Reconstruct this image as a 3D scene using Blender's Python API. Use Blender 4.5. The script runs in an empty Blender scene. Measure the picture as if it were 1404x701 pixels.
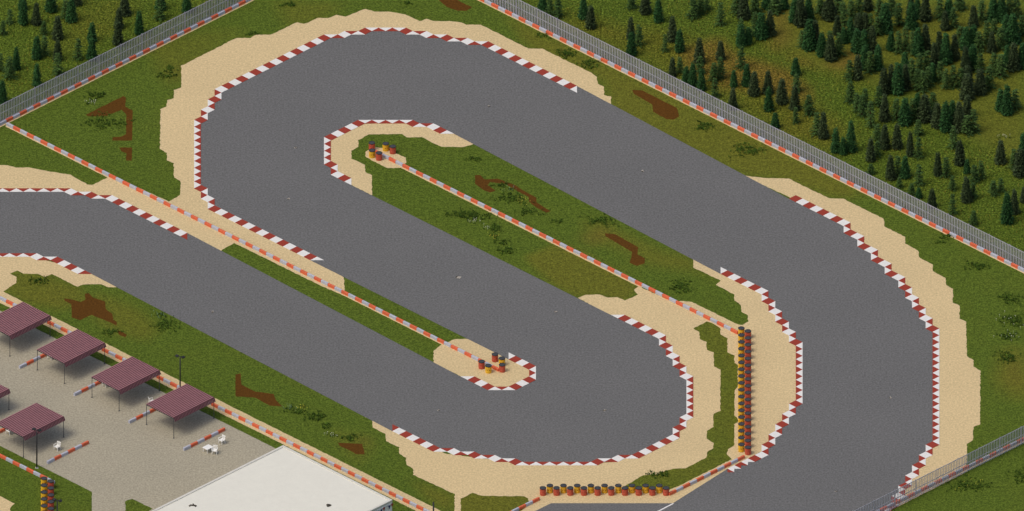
import bpy, bmesh, math, random
import numpy as np
from mathutils import Vector, Matrix
from mathutils.geometry import delaunay_2d_cdt
random.seed(7)
rng = np.random.default_rng(7)
PI = math.pi
scene = bpy.context.scene
col = scene.collection

# ---------------------------------------------------------------- map scale
# one tile of the course is 1 m square; the site plan is read off in plan units
S = 9.375 * math.sqrt(2)            # plan units per metre across
HV = S * math.cos(math.radians(30)) # plan units per metre of height
def G(px, py, z=0.0):
    return Vector(((px - 702) / S, (350.5 - py) / (S * .5), z))
CX0, CY0, TW, TH = 3.6, 0.95, 9.375, 4.6875
def lat(k, m): return (CX0 + TW * k, CY0 + TH * m)

# ---------------------------------------------------------------- helpers
def link(o, parent=None):
    col.objects.link(o)
    if parent is not None: o.parent = parent
    return o
def tag(o, label=None, cat=None, group=None, kind=None):
    if label: o['label'] = label
    if cat: o['category'] = cat
    if group: o['group'] = group
    if kind: o['kind'] = kind
    return o
def thing(name, label, cat, loc=(0, 0, 0), rz=0, group=None):
    o = bpy.data.objects.new(name, None)
    o.empty_display_size = .2
    link(o); o.location = loc; o.rotation_euler = (0, 0, rz)
    return tag(o, label, cat, group)
def mesh_obj(name, me, parent=None):
    return link(bpy.data.objects.new(name, me), parent)
def bm_mesh(name, bm, mats, smooth=False):
    me = bpy.data.meshes.new(name)
    bm.normal_update(); bm.to_mesh(me); bm.free()
    for m in (mats if isinstance(mats, (list, tuple)) else [mats]): me.materials.append(m)
    if smooth: me.polygons.foreach_set('use_smooth', [True] * len(me.polygons))
    return me
def children(o): return [c for c in bpy.data.objects if c.parent == o]
def copy_tree(root, kids, loc, rz, label, scale=None):
    r = root.copy(); col.objects.link(r); r.location = loc; r.rotation_euler = (0, 0, rz)
    r['label'] = label
    if scale: r.scale = scale
    for c, gk in kids:
        d = c.copy(); col.objects.link(d); d.parent = r
        for g in gk:
            e = g.copy(); col.objects.link(e); e.parent = d
    return r
def kid_list(root):
    return [(c, children(c)) for c in children(root)]
def box(bm, sx, sy, sz, loc=(0, 0, 0), rot=None, bev=0, mi=0):
    r = bmesh.ops.create_cube(bm, size=1)
    vs = r['verts']
    bmesh.ops.scale(bm, vec=(sx, sy, sz), verts=vs)
    if bev:
        es = list({e for v in vs for e in v.link_edges})
        rr = bmesh.ops.bevel(bm, geom=es, offset=bev, segments=2, affect='EDGES', profile=.6)
        vs = list({v for f in rr['faces'] for v in f.verts} | {v for v in vs if v.is_valid})
    M = Matrix.Translation(loc)
    if rot is not None: M = M @ rot
    bmesh.ops.transform(bm, matrix=M, verts=vs)
    if mi:
        for f in {f for v in vs for f in v.link_faces}: f.material_index = mi
    return vs
def tube(bm, p0, p1, r0, r1=None, n=8, caps=True):
    p0, p1 = Vector(p0), Vector(p1); r1 = r0 if r1 is None else r1
    d = (p1 - p0).normalized()
    a = d.cross(Vector((0, 0, 1)))
    if a.length < 1e-4: a = Vector((1, 0, 0))
    a.normalize(); b = d.cross(a)
    A = [bm.verts.new(p0 + (a * math.cos(t) + b * math.sin(t)) * r0) for t in [2*PI*i/n for i in range(n)]]
    B = [bm.verts.new(p1 + (a * math.cos(t) + b * math.sin(t)) * r1) for t in [2*PI*i/n for i in range(n)]]
    for i in range(n): bm.faces.new((A[i], A[(i+1) % n], B[(i+1) % n], B[i]))
    if caps: bm.faces.new(A[::-1]); bm.faces.new(B)
def lathe(bm, prof, n=20, cap0=True, cap1=True):
    rings = []
    for r, z in prof:
        rings.append([bm.verts.new((r*math.cos(2*PI*i/n), r*math.sin(2*PI*i/n), z)) for i in range(n)])
    for A, B in zip(rings, rings[1:]):
        for i in range(n): bm.faces.new((A[i], A[(i+1) % n], B[(i+1) % n], B[i]))
    if cap0: bm.faces.new(rings[0][::-1])
    if cap1: bm.faces.new(rings[-1])
def inpoly(x, y, P):
    c = False; j = len(P) - 1
    for i in range(len(P)):
        xi, yi = P[i]; xj, yj = P[j]
        if (yi > y) != (yj > y) and x < (xj-xi)*(y-yi)/(yj-yi)+xi: c = not c
        j = i
    return c
def np_inpoly(X, Y, P):
    c = np.zeros(X.shape, bool); j = len(P) - 1
    for i in range(len(P)):
        xi, yi = P[i]; xj, yj = P[j]
        if yi != yj:
            c ^= ((yi > Y) != (yj > Y)) & (X < (xj-xi)*(Y-yi)/(yj-yi)+xi)
        j = i
    return c

# ---------------------------------------------------------------- materials
def srgb(r, g, b):
    f = lambda c: (c/255)/12.92 if c/255 <= .04045 else ((c/255+.055)/1.055)**2.4
    return (f(r), f(g), f(b), 1)
class MB:
    def __init__(s, name, rough=.9, spec=.2):
        s.m = bpy.data.materials.new(name); s.m.use_nodes = True
        s.t = s.m.node_tree; s.n = s.t.nodes; s.l = s.t.links
        s.b = s.n['Principled BSDF']; s.b.inputs['Roughness'].default_value = rough
        s.b.inputs['Specular IOR Level'].default_value = spec
        s.co = None
    def coord(s, kind='Object'):
        return s.n.new('ShaderNodeTexCoord').outputs[kind]
    def noise(s, scale, detail=2, rough=.5, kind='Object', dist=0, vec=None):
        t = s.n.new('ShaderNodeTexNoise')
        t.inputs['Scale'].default_value = scale; t.inputs['Detail'].default_value = detail
        t.inputs['Roughness'].default_value = rough; t.inputs['Distortion'].default_value = dist
        s.l.new(vec if vec is not None else s.coord(kind), t.inputs['Vector'])
        return t.outputs['Fac']
    def ramp(s, fac, stops):
        r = s.n.new('ShaderNodeValToRGB')
        e = r.color_ramp.elements
        while len(e) < len(stops): e.new(.5)
        for i, (p, c) in enumerate(stops): e[i].position = p; e[i].color = c
        s.l.new(fac, r.inputs['Fac']); return r.outputs['Color']
    def mix(s, fac, a, b, mode='MIX'):
        m = s.n.new('ShaderNodeMix'); m.data_type = 'RGBA'; m.blend_type = mode
        for sock, v in ((m.inputs[0], fac), (m.inputs[6], a), (m.inputs[7], b)):
            if isinstance(v, (int, float)): sock.default_value = v
            elif isinstance(v, tuple): sock.default_value = v
            else: s.l.new(v, sock)
        return m.outputs[2]
    def math(s, op, a, b=None, c=None):
        m = s.n.new('ShaderNodeMath'); m.operation = op
        for i, v in enumerate((a, b, c)):
            if v is None: continue
            if isinstance(v, (int, float)): m.inputs[i].default_value = v
            else: s.l.new(v, m.inputs[i])
        return m.outputs[0]
    def attr(s, name):
        a = s.n.new('ShaderNodeAttribute'); a.attribute_name = name; return a.outputs['Fac']
    def base(s, c):
        if isinstance(c, tuple): s.b.inputs['Base Color'].default_value = c
        else: s.l.new(c, s.b.inputs['Base Color'])
        return s
    def bump(s, h, strength=.3, dist=.02):
        b = s.n.new('ShaderNodeBump'); b.inputs['Strength'].default_value = strength
        b.inputs['Distance'].default_value = dist
        s.l.new(h, b.inputs['Height']); s.l.new(b.outputs['Normal'], s.b.inputs['Normal']); return s
def sc(c, k): return (c[0]*k, c[1]*k, c[2]*k, 1)
def simple(name, c, var=.12, scale=6, rough=.6, spec=.3, metal=0, bump=0):
    m = MB(name, rough, spec); f = m.noise(scale, 4, .6)
    m.base(m.ramp(f, [(.3, sc(c, 1-var)), (.7, sc(c, 1+var))]))
    m.b.inputs['Metallic'].default_value = metal
    if bump: m.bump(f, bump, .01)
    return m.m

def speckle(name, c, var, s1=7, s2=2.2, big=.5, bigv=.06, rough=.95, bump=.25, extra=None):
    """grainy ground: fine grain, medium mottling and broad drift"""
    m = MB(name, rough, .1)
    f = m.noise(s1, 2, .7); g = m.noise(s2, 3, .6); h = m.noise(big*.2, 3, .6)
    a = m.ramp(f, [(.3, sc(c, 1-var)), (.7, sc(c, 1+var))])
    v = bigv
    a = m.mix(1.0, a, m.ramp(g, [(.3, (1-v, 1-v, 1-v, 1)), (.7, (1+v, 1+v, 1+v, 1))]), 'MULTIPLY')
    a = m.mix(1.0, a, m.ramp(h, [(.3, (1-v, 1-v, 1-v, 1)), (.7, (1+v, 1+v*.9, 1+v*.8, 1))]), 'MULTIPLY')
    if extra: a = extra(m, a)
    m.base(a).bump(f, bump, .02)
    return m.m
# ---------------------------------------------------------------- kerb chains (plan readings)
def z(x0, y0, pts, s=7.01): return [(x0 + a/s, y0 + b/s) for a, b in pts]
V = 6.94
KERBS = {}
KERBS['A'] = (1,  # odd columns red
 # sand side, right end -> round the top-left bend -> lower end
 z(610,30,[(1272,622),(415,192),(285,190),(220,160),(85,158)]) +
 z(420,20,[(1355,195),(1225,197),(1160,163),(1025,160),(960,127),(570,127),(500,160),(375,160),(305,195),(175,197)]) +
 z(240,110,[(385,95),(380,155),(318,190),(315,258),(250,290),(248,355),(183,387)]) +
 z(250,200,[(113,410),(180,440),(178,505),(245,540),(245,605),(315,640)]) +
 z(280,280,[(1035,545)]),
 # asphalt side, same direction
 z(610,30,[(1272,685),(350,222),(230,222),(160,192),(22,192)]) +
 z(420,20,[(1355,262),(1290,232),(1160,230),(1095,197),(960,195),(900,162),(630,162),(565,195),(435,197),(370,230),(235,232)]) +
 z(240,110,[(448,122),(447,187),(385,220),(385,288),(318,320),(316,385),(250,418)]) +
 z(250,200,[(180,380),(245,412),(245,475),(308,510),(313,575)]) +
 z(280,280,[(1090,512),(1145,545)]))
KERBS['B'] = (1,
 z(0,240,[(-200,130),(675,132),(745,163),(875,163),(940,197),(1072,197)]) + z(130,260,[(888,423)]),
 z(0,240,[(-200,165),(620,165),(685,197),(815,197),(880,230),(1010,230)]) + z(130,260,[(888,490)]))
KERBS['C'] = (0,
 z(0,330,[(-240,155),(295,155),(360,187),(487,190),(750,320),(885,322)]),
 z(0,330,[(-240,122),(350,125),(420,157),(552,157),(885,322)]))
KERBS['D'] = (1,
 z(590,450,[(750,300),(950,400),(950,467),(755,565),(615,565),(420,467),(300,467)]),
 z(590,450,[(750,238),(1017,370),(1017,497),(815,598),(565,598),(300,467)]))
KERBS['E'] = (0,
 z(430,155,[(1345,202),(1220,202),(1090,137),(955,135),(893,103),(490,103),(168,267),(168,467),(235,498),(235,567),(370,632),(370,697)]),
 z(430,155,[(1345,202),(1150,103),(1020,103),(955,70),(430,70),(102,235),(102,497),(165,530),(165,597),(370,697)]))
KERBS['F'] = (1,
 z(800,410,[(270,157),(400,157),(790,355),(790,420),(857,452),(857,518),(920,552),(920,617),(987,650)]) +
 [(940.6,511.4),(950.0,516)] +
 z(800,530,[(1055,298),(990,330),(990,397),(922,430),(922,495),(530,690)]) +
 z(680,560,[(1370,485),(1240,485),(1175,517),(1045,517),(975,548),(185,548),(122,517)]) +
 z(500,560,[(1255,517),(1190,487),(1055,485),(990,452),(865,450),(800,420),(670,418),(268,218)]),
 z(800,410,[(270,157),(725,387),(725,450),(790,484),(790,550),(857,582),(857,648)]) +
 [(931.2,506.7),(931.2,516),(940.6,520.7)] +
 z(800,530,[(990,268),(924,300),(922,367),(858,398),(858,467)]) +
 z(680,560,[(1375,417),(1310,450),(1175,453),(1110,483),(975,485),(915,517),(250,517),(182,485)]) +
 z(500,560,[(1315,485),(1255,452),(1120,450),(1055,418),(925,418),(860,385),(725,385),(660,355),(268,155)]))
KERBS['G'] = (0,
 z(960,350,[(192,182),(590,378),(588,445),(655,480),(655,542),(722,578),(722,640)]) +
 z(970,440,[(717,42),(717,107),(783,142),(783,207),(850,240)]) +
 z(950,530,[(990,138),(922,172),(922,238),(858,270),(858,335),(792,370),(792,433),(726,466),(726,532),(660,567),(660,630)]) +
 z(900,600,[(1003,138),(672,305)], V),
 z(960,350,[(192,115),(655,346),(655,412),(720,447),(720,512),(785,545),(785,607),(853,642)]) +
 z(970,440,[(783,75),(850,110),(850,175),(917,207)]) +
 z(950,530,[(1057,168),(990,200),(990,267),(924,300),(924,365),(860,397),(860,463),(794,495),(794,562),(728,597),(728,660)]) +
 z(900,600,[(672,335)], V))
stair = []
_s, _a = [], []
for i in range(1, 5):
    _s += [(832-131*i/2*1.0, 243+98.5*i)] if 0 else []
KERBS['H'] = (0,
 z(1060,250,[(152,160),(220,127),(742,392),(742,457),(875,522),(875,588),(1007,657)]) +
 z(1150,330,[(242,30),(375,95),(375,160),(505,225),(505,290),(637,357),(637,422),(703,452),(703,520),(770,555),(770,617)]) +
 z(1180,410,[(625,90),(625,158),(690,188),(690,255),(757,287)]) +
 z(1160,580,[(897,212),(832,243),(832,307),(767,340),(767,405),(700,440),(700,505),(635,538),(635,603),(567,637),(567,702),(502,735),(502,800),(436,834),(436,900),(370,932)]),
 z(1060,250,[(152,160),(677,422),(677,485),(808,555),(808,620),(940,687)]) +
 z(1150,330,[(178,60),(308,125),(308,190),(441,255),(441,322),(572,387),(572,452),(637,483),(637,550),(703,583),(703,648),(770,682)]) +
 z(1180,410,[(557,120),(557,187),(623,220),(623,285),(690,317)]) +
 z(1160,580,[(828,178),(766,212),(766,277),(700,310),(700,375),(634,408),(634,472),(568,506),(568,570),(502,604),(502,670),(436,702),(436,768),(370,802),(370,868)]))

def snap(pts):
    out = []
    for x, y in pts:
        q = (round((x-CX0)/TW), round((y-CY0)/TH))
        if not out or out[-1] != q: out.append(q)
    return out
SN = {k: (p, snap(a), snap(b)) for k, (p, a, b) in KERBS.items()}
def latpx(chain): return [lat(*q) for q in chain]

# ---------------------------------------------------------------- ground materials
GREEN, OLIVE, BROWN = srgb(80, 97, 31), srgb(98, 99, 34), srgb(112, 92, 40)
def grass_extra(m, a): return a
def grass_mat(name, wild=False, dry=None):
    m = MB(name, .95, .08)
    fine = m.noise(5.2, 2, .8); mid = m.noise(2.2, 3, .65, dist=.6); broad = m.noise(.12, 4, .6)
    g = m.ramp(fine, [(.3, sc(GREEN, .45)), (.5, GREEN), (.7, sc((GREEN[0]*1.1, GREEN[1], GREEN[2]*1.3), 1.6))])
    o = m.ramp(fine, [(.3, sc(OLIVE, .5)), (.5, OLIVE), (.7, sc(OLIVE, 1.5))])
    b = m.ramp(fine, [(.3, sc(BROWN, .55)), (.5, BROWN), (.7, sc(BROWN, 1.45))])
    if dry is None: df, bf, wf = m.attr('dry'), m.attr('brown'), m.attr('wild')
    else: df, bf, wf = dry
    n1 = m.math('MULTIPLY', m.math('SUBTRACT', broad, .5), .9)
    df2 = m.math('ADD', df, m.math('MULTIPLY', n1, .8)) if not isinstance(df, (int, float)) else m.math('ADD', n1, df)
    cl = m.n.new('ShaderNodeClamp'); m.l.new(df2, cl.inputs[0])
    a = m.mix(cl.outputs[0], g, o)
    a = m.mix(bf, a, b)
    a = m.mix(1.0, a, m.ramp(mid, [(.32, (.72, .74, .74, 1)), (.68, (1.22, 1.22, 1.18, 1))]), 'MULTIPLY')
    coarse = m.noise(4.2, 2, .8)
    a = m.mix(wf, a, m.mix(1.0, a, m.ramp(coarse, [(.36, (.36, .42, .3, 1)), (.54, (1.05, 1.05, 1, 1)), (.68, (1.9, 1.85, 1.75, 1))]), 'MULTIPLY'))
    m.base(a).bump(m.math('ADD', fine, mid), .8, .06)
    return m.m
M_GROUND = grass_mat('grass_ground')
M_VERGE = grass_mat('grass_verge', dry=(.62, .0, 0.0))
M_VERGE2 = grass_mat('grass_verge_green', dry=(.1, .0, 0.0))
M_SAND = speckle('sand', srgb(203, 181, 138), .2, 5, 2, .6, .035, bump=.25)
def asphalt_extra(m, a):
    f = m.noise(26, 1, .5)
    return m.mix(1.0, a, m.ramp(f, [(.3, (.88, .88, .88, 1)), (.72, (1.14, 1.14, 1.14, 1))]), 'MULTIPLY')
M_ASPH = speckle('asphalt', srgb(103, 103, 103), .27, 5, 2.0, .5, .03, bump=.2, extra=asphalt_extra)
M_PAVE = speckle('gravel_paving', srgb(161, 154, 135), .25, 5, 2, .6, .045, bump=.3)
M_DIRT = speckle('bare_earth', srgb(86, 56, 17), .3, 5, 2.2, .6, .06, bump=.4)
def wear(name, c):
    m = MB(name, .7, .25)
    f = m.noise(5, 5, .7); g = m.noise(14, 2, .6)
    a = m.ramp(f, [(.25, sc(c, .86)), (.6, c)])
    a = m.mix(1.0, a, m.ramp(g, [(.3, (.94, .94, .94, 1)), (.7, (1.04, 1.04, 1.04, 1))]), 'MULTIPLY')
    m.base(a); return m.m
M_KRED = wear('kerb_red_paint', srgb(150, 57, 41))
M_KWHITE = wear('kerb_white_paint', srgb(226, 224, 220))
M_LINE = wear('line_white_paint', srgb(226, 224, 222))

# ---------------------------------------------------------------- dry / brown / wild fields
def poly3(x0, y0, s, pts): return [(x0 + a/s, y0 + b/s) for a, b in pts]
DRY = [  # (value, blur px, polygon in plan px)
 (.95, 6, [(690,20),(830,88),(1000,168),(1130,235),(1185,270),(1140,272),(1080,247),(1015,240),(838,150),(828,112),(720,62)]),
 (.8, 8, [(800,300),(850,315),(905,345),(950,350),(985,385),(950,372),(905,368),(860,345),(810,330)]),
 (.95, 4, [(717,352),(767,332),(800,345),(876,394),(857,414),(820,405),(790,408),(760,392)]),
 (.9, 6, [(10,370),(60,375),(110,392),(125,410),(90,425),(28,414),(4,400)]),
 (.75, 7, [(125,395),(190,425),(220,450),(200,470),(150,455),(118,430)]),
 (.9, 6, [(560,655),(625,680),(625,705),(590,690)]),
 (1., 3, [(628,676),(730,676),(735,703),(628,703)]),
 (.9, 8, [(1366,482),(1404,470),(1420,550),(1380,545),(1362,520)]),
 (.6, 8, [(200,60),(280,40),(340,40),(250,92),(235,125),(222,105)]),
 (.5, 8, [(130,0),(200,0),(150,50),(90,80),(60,60)]),
 (.6, 8, [(380,2),(470,2),(440,30),(390,40)]),
 (.9, 10, [(750,20),(900,40),(1000,70),(1100,130),(1170,180),(1150,215),(1080,190),(960,120),(830,60)]),
 (.75, 10, [(1040,0),(1410,0),(1410,250),(1375,210),(1320,190),(1240,120),(1160,110),(1040,60)]),
 (.5, 6, [(450,590),(500,600),(520,615),(490,640),(470,620)]),
]
BRN = [
 (.85, 6, [(930,70),(985,50),(1010,75),(1080,95),(1110,120),(1110,140),(1040,125),(985,120),(940,95)]),
 (.7, 5, [(1095,88),(1110,92),(1160,95),(1182,78),(1172,62),(1150,82),(1125,92),(1075,70),(1085,80)]),
 (.5, 6, [(1050,10),(1085,18),(1080,40),(1090,50),(1065,75),(1050,65),(1058,40)]),
 (.2, 5, [(1375,500),(1404,490),(1404,530),(1385,530)]),
 (.35, 6, [(235,98),(275,78),(300,70),(250,100),(240,118)]),
 (.5, 3, [(1150,34),(1160,34),(1160,44),(1152,44)]),
 (.35, 6, [(790,325),(830,310),(840,325),(810,340)]),
 (.3, 5, [(485,598),(508,596),(510,608),(492,610)]),
]
LFENCE = lambda x: 168.5 - x*.5           # ground line of the left-hand fence
RFENCE = lambda x: -154.9 + .4945*(x-673) + 162.5
# ---------------------------------------------------------------- base ground sheet
def build_ground():
    core = np.linspace(-58, 58, 260)
    xs = np.concatenate([[-400, -250, -150, -90, -70], core, [70, 90, 150, 250, 400]])
    X, Y = np.meshgrid(xs, xs)
    n = len(xs)
    PX = 702 + X*S; PY = 350.5 - Y*S*.5
    def field(L):
        f = np.zeros_like(X)
        for v, bl, P in L:
            acc = np.zeros_like(X)
            for dx in (-1, -.5, 0, .5, 1):
                for dy in (-1, -.5, 0, .5, 1):
                    acc += np_inpoly(PX + dx*bl*1.6, PY + dy*bl, P)
            f = np.maximum(f, v*acc/25)
        return f
    dry, brn = field(DRY), field(BRN)
    wild = np.zeros_like(X)
    out = (PY < 168.5 - PX*.5) | (PY < 174.5 + (PX-1012)*.5)
    wild[out] = 1
    short = np_inpoly(PX, PY, [(1045,-10),(1060,55),(1100,75),(1125,95),(1170,98),(1215,130),(1260,172),(1320,188),(1350,205),(1368,190),(1385,215),(1600,240),(1600,-400),(1045,-400)])
    wild[short & out] = .18
    me = bpy.data.meshes.new('ground')
    vs = np.stack([X.ravel(), Y.ravel(), np.zeros(n*n)], 1)
    i = np.arange(n*n).reshape(n, n)
    fs = np.stack([i[:-1, :-1].ravel(), i[:-1, 1:].ravel(), i[1:, 1:].ravel(), i[1:, :-1].ravel()], 1)
    me.from_pydata(vs.tolist(), [], fs.tolist())
    for nm, f in (('dry', dry), ('brown', brn), ('wild', wild)):
        a = me.attributes.new(nm, 'FLOAT', 'POINT'); a.data.foreach_set('value', f.ravel().astype(np.float32))
    me.materials.append(M_GROUND); me.update()
    tag(mesh_obj('ground', me), kind='structure')
build_ground()

# ---------------------------------------------------------------- flat sheets
def jag(P, step, amp, seed):
    """roughen a traced outline (metres) so grass/sand edges are ragged"""
    r = random.Random(seed); out = []
    for a, b in zip(P, P[1:] + P[:1]):
        L = (b-a).length; k = max(1, int(L/step))
        nrm = Vector((-(b-a).y, (b-a).x, 0)).normalized() if L > 1e-6 else Vector((0, 0, 0))
        for i in range(k):
            p = a.lerp(b, i/k)
            out.append(p + nrm * r.uniform(-amp, amp))
    return out
def sheet(name, pts, zz, mat, rough=None, seed=1, hole=None):
    P = [G(x, y) for x, y in pts]
    if rough: P = jag(P, rough[0], rough[1], seed)
    for p in P: p.z = zz
    n = len(P)
    co, _, fc, *_r = delaunay_2d_cdt([p.to_2d() for p in P], [(i, (i+1) % n) for i in range(n)], [list(range(n))], 1, 1e-5)
    me = bpy.data.meshes.new(name)
    fs = []
    for t in fc:
        a, b, c = (co[i] for i in t[:3])
        fs.append(t if (b-a).cross(c-a) > 0 else t[::-1])
    me.from_pydata([(p.x, p.y, zz) for p in co], [], fs); me.materials.append(mat)
    o = mesh_obj(name, me); o['kind'] = 'structure'; return o
R = (.28, .05)
A, B, C, D, E, F, Gk, H = (SN[k] for k in 'ABCDEFGH')
cs = lambda k, side: latpx(SN[k][1 if side == 's' else 2])
# the track: along the outer kerbs from the left edge to the bottom, back along the inner ones
asph = cs('B', 's') + list(reversed(cs('D', 's'))) + list(reversed(cs('A', 's'))) + cs('H', 's') + \
       [(1190,722),(1150,790),(600,790),(600,768),(734.5,700.6),(755.5,690.2),(922.5,690.2)] + \
       list(reversed(cs('G', 's'))) + cs('E', 's') + cs('F', 's') + list(reversed(cs('C', 's')))
sheet('race_track', asph, .012, M_ASPH)

# sand run-off areas
sheet('sand_runoff', [(837.7,150.2),(837.7,132.7),(828.4,130.7),(827.8,118.4),(819,115),(818.4,106)] +
   z(610,30,[(1402,490),(935,258),(800,258),(345,28),(210,28),(160,8)]) +
   z(420,20,[(1402,65),(1215,62),(1160,42),(1090,65),(950,0)]) +
   poly3(350,0,2.997,[(545,48),(490,48),(452,37),(370,70),(335,62),(300,75),(255,75)]) +
   z(250,30,[(1230,0),(1165,22),(1105,5),(850,125),(710,125),(655,155),(515,157),(0,420)]) +
   [(248.4,90),(248.4,120.7),(238.4,123.5),(238.4,135),(229,137.4),(228.4,146.7),(220,150),(219.4,204),(228.4,210),(229,220),
    (238.4,224),(238.4,244),(247.4,248),(247.4,267.4),(231.7,276.4),(150,240),(144.8,245),(126,254),(119.8,253),(97,240),
    (66.7,235),(40,230),(22,230),(10,227),(-40,225),(-40,264),(100,266),(256,330),(304,352),(304,342.7),(321,333.5),(440,392),
    (472.4,406),(472.4,396.7),(471.7,380.7),(464,374.7),(478,372),(440,352),(290,280),(274,250),(274,180),(310,130),(450,53),(560,47),(665,70),(800,130)],
   .008, M_SAND, R, 1)
sheet('sand_runoff', [(649,197.5),(637,201.8),(605,201.5),(578.4,188.5),(557.7,188.5),(551.3,184.2),(505.6,184.2),(491.3,192.4),
   (491.3,201.4),(481.6,207),(481.6,217.8),(500.2,225.9),(500.9,236.3),(509.9,240.6),(509.9,268),(470,248),(450,230),(450,195),
   (495,170),(560,168),(619,181)], .008, M_SAND, R, 2)
sheet('sand_patch', [(501.3,207.8),(507.7,204.9),(515.6,202),(523.4,202.8),(544,210.9),(556,216.3),(557,223.5),(548.4,230.6),
   (531.3,230.6),(501.3,215.6)], .008, M_SAND, R, 3)
sheet('sand_runoff', [(792,408.5),(803.4,404.2),(821.8,404.2),(833.4,408.2),(846.8,407.5),(856.8,412.5),(875,404.2),(869,397.5),
   (876,393),(926,416),(932,412.5),(948.6,414.2),(1012.8,445.6),(1018.5,445.9),(1025.6,441.3),(1025.6,432),(1016.3,427.7),
   (1015.6,417.8),(1006.4,412.3),(1006.8,404.2),(981,390.7),(988.5,385),(950.3,367),(950.3,347.5),(990,369),(1050,405),(1095,470),
   (1095,548),(1050,615),(995,650),(922.5,690.5),(755,691),(734,701),(690,722),(717,699),(726,692),(724,683.6),(719,680.7),
   (660,680),(648,676),(631.7,684),(631.7,712),(622.7,712),(623.4,677.7),(566.8,651.3),(566.3,642.7),(557,637.7),(556.8,627.8),
   (547.8,622.8),(547.5,613.5),(529,605),(528.5,595),(510.7,586.4),(510.3,575.7),(500.7,572),(500.7,563),(545,587),(610,622),(700,634),
   (840,634),(915,603),(945,565),(945,520),(905,463),(840,434)], .008, M_SAND, R, 4)
sheet('sand_runoff', [(661,465),(623.5,465),(616.4,468.5),(605,473.5),(594.6,480.7),(594.6,498.5),(640,520),(680,532),(705,532),
   (730,517),(730,505),(697,486)], .008, M_SAND, R, 5)
sheet('sand_runoff', [(1017,240.5),(1050,244.5),(1081.7,245)] + z(1060,250,[(215,0),(545,157),(675,160),(1065,352),(1070,425),(1265,525),(1268,590)]) +
   z(1150,330,[(768,100),(770,160),(903,230),(903,295),(1028,360),(1030,430),(1098,465),(1097,595),(1162,625)]) +
   z(1180,410,[(950,190),(1015,220),(1020,550),(1083,590),(1085,650),(1150,690)]) +
   [(1344,582.2),(1334.6,585.6),(1334,604),(1325.6,609),(1325.6,647),(1225,698),(1180,720),(1240,655),(1283,605),(1283,455),(1160,308),(1090,274)],
   .008, M_SAND, R, 6)
sheet('sand_verge', [(163.3,394.2),(148.4,394.2),(138.4,390),(114,390.2),(106.3,393.5),(71.3,376),(61.3,380),(52,376),(32,375.4),
   (23.5,371),(13.6,375.6),(22.5,380),(22.5,387.8),(4.3,400),(29,412.7),(350,574),(600,698.5),(660,729),(660,745.5),(15,423),(-40,395.5),
   (-40,352),(45,352),(120,373)], .008, M_SAND, (.28, .035), 7)
# narrow sand strips the barriers stand on
def strip(a, b, up, dn, seed):
    sheet('sand_strip', [(a[0], a[1]-up), (b[0], b[1]-up), (b[0], b[1]+dn), (a[0], a[1]+dn)], .0075, M_SAND, (.3, .02), seed)
strip((640,-8.2), (1430,386.8), 3, 1.5, 11)
strip((-30,188.3), (362,-7.8), 3, 1.6, 12)
strip((8,172.3), (232,284.3), 2, 1.6, 13)
strip((470,403.3), (620,478.3), 2, 1.6, 14)
strip((535,221.2), (880,393.7), 2, 1.8, 15)
strip((1180,716.5), (1420,596.5), 2, 1.6, 16)
# grass verges lying on the sand
sheet('grass_verge', [(950.5,450.7),(968.3,441.4),(974.7,442.3),(987.6,450),(988.3,458.5),(997.4,464.3),(997.4,483.5),(1006.8,487.8),(1007,497.8),(1011.4,500),
   (1011.4,531.3),(1007.4,535.5),(1007,570.6),(1011.6,574.2),(1011.6,579.2),(1007,582),(1007,610.6),(997.8,616.3),(997,622.7),(1003,630),(930,667),(912,674),
   (850,673),(856.7,667),(881.7,652),(903.4,650.3),(905.8,648.3),(923,642.8),(940.3,642.5),(969,627),(969.3,619.9),(977.8,615),
   (978.5,607.7),(969.3,602),(969.3,591.3),(978.2,585.6),(978.5,567.4),(987.8,563.5),(987.8,507),(978.6,502.8),(978.6,483.5),(969.3,480),(969,469.5),
   (959.5,465.5),(959,455.6)], .012, M_VERGE, R, 8)
# car park
sheet('car_park_paving', [(-60,396.2),(125,488.7),(385,618.7),(430,655),(200,770),(126,770),(126,674.6),(-60,581.6)], .0125, M_PAVE, (.5, .02), 9)
sheet('grass_corner', [(171.9,712),(171.9,687),(181.7,684.3),(209,698),(190,712)], .0165, M_VERGE2, R, 10)
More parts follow.
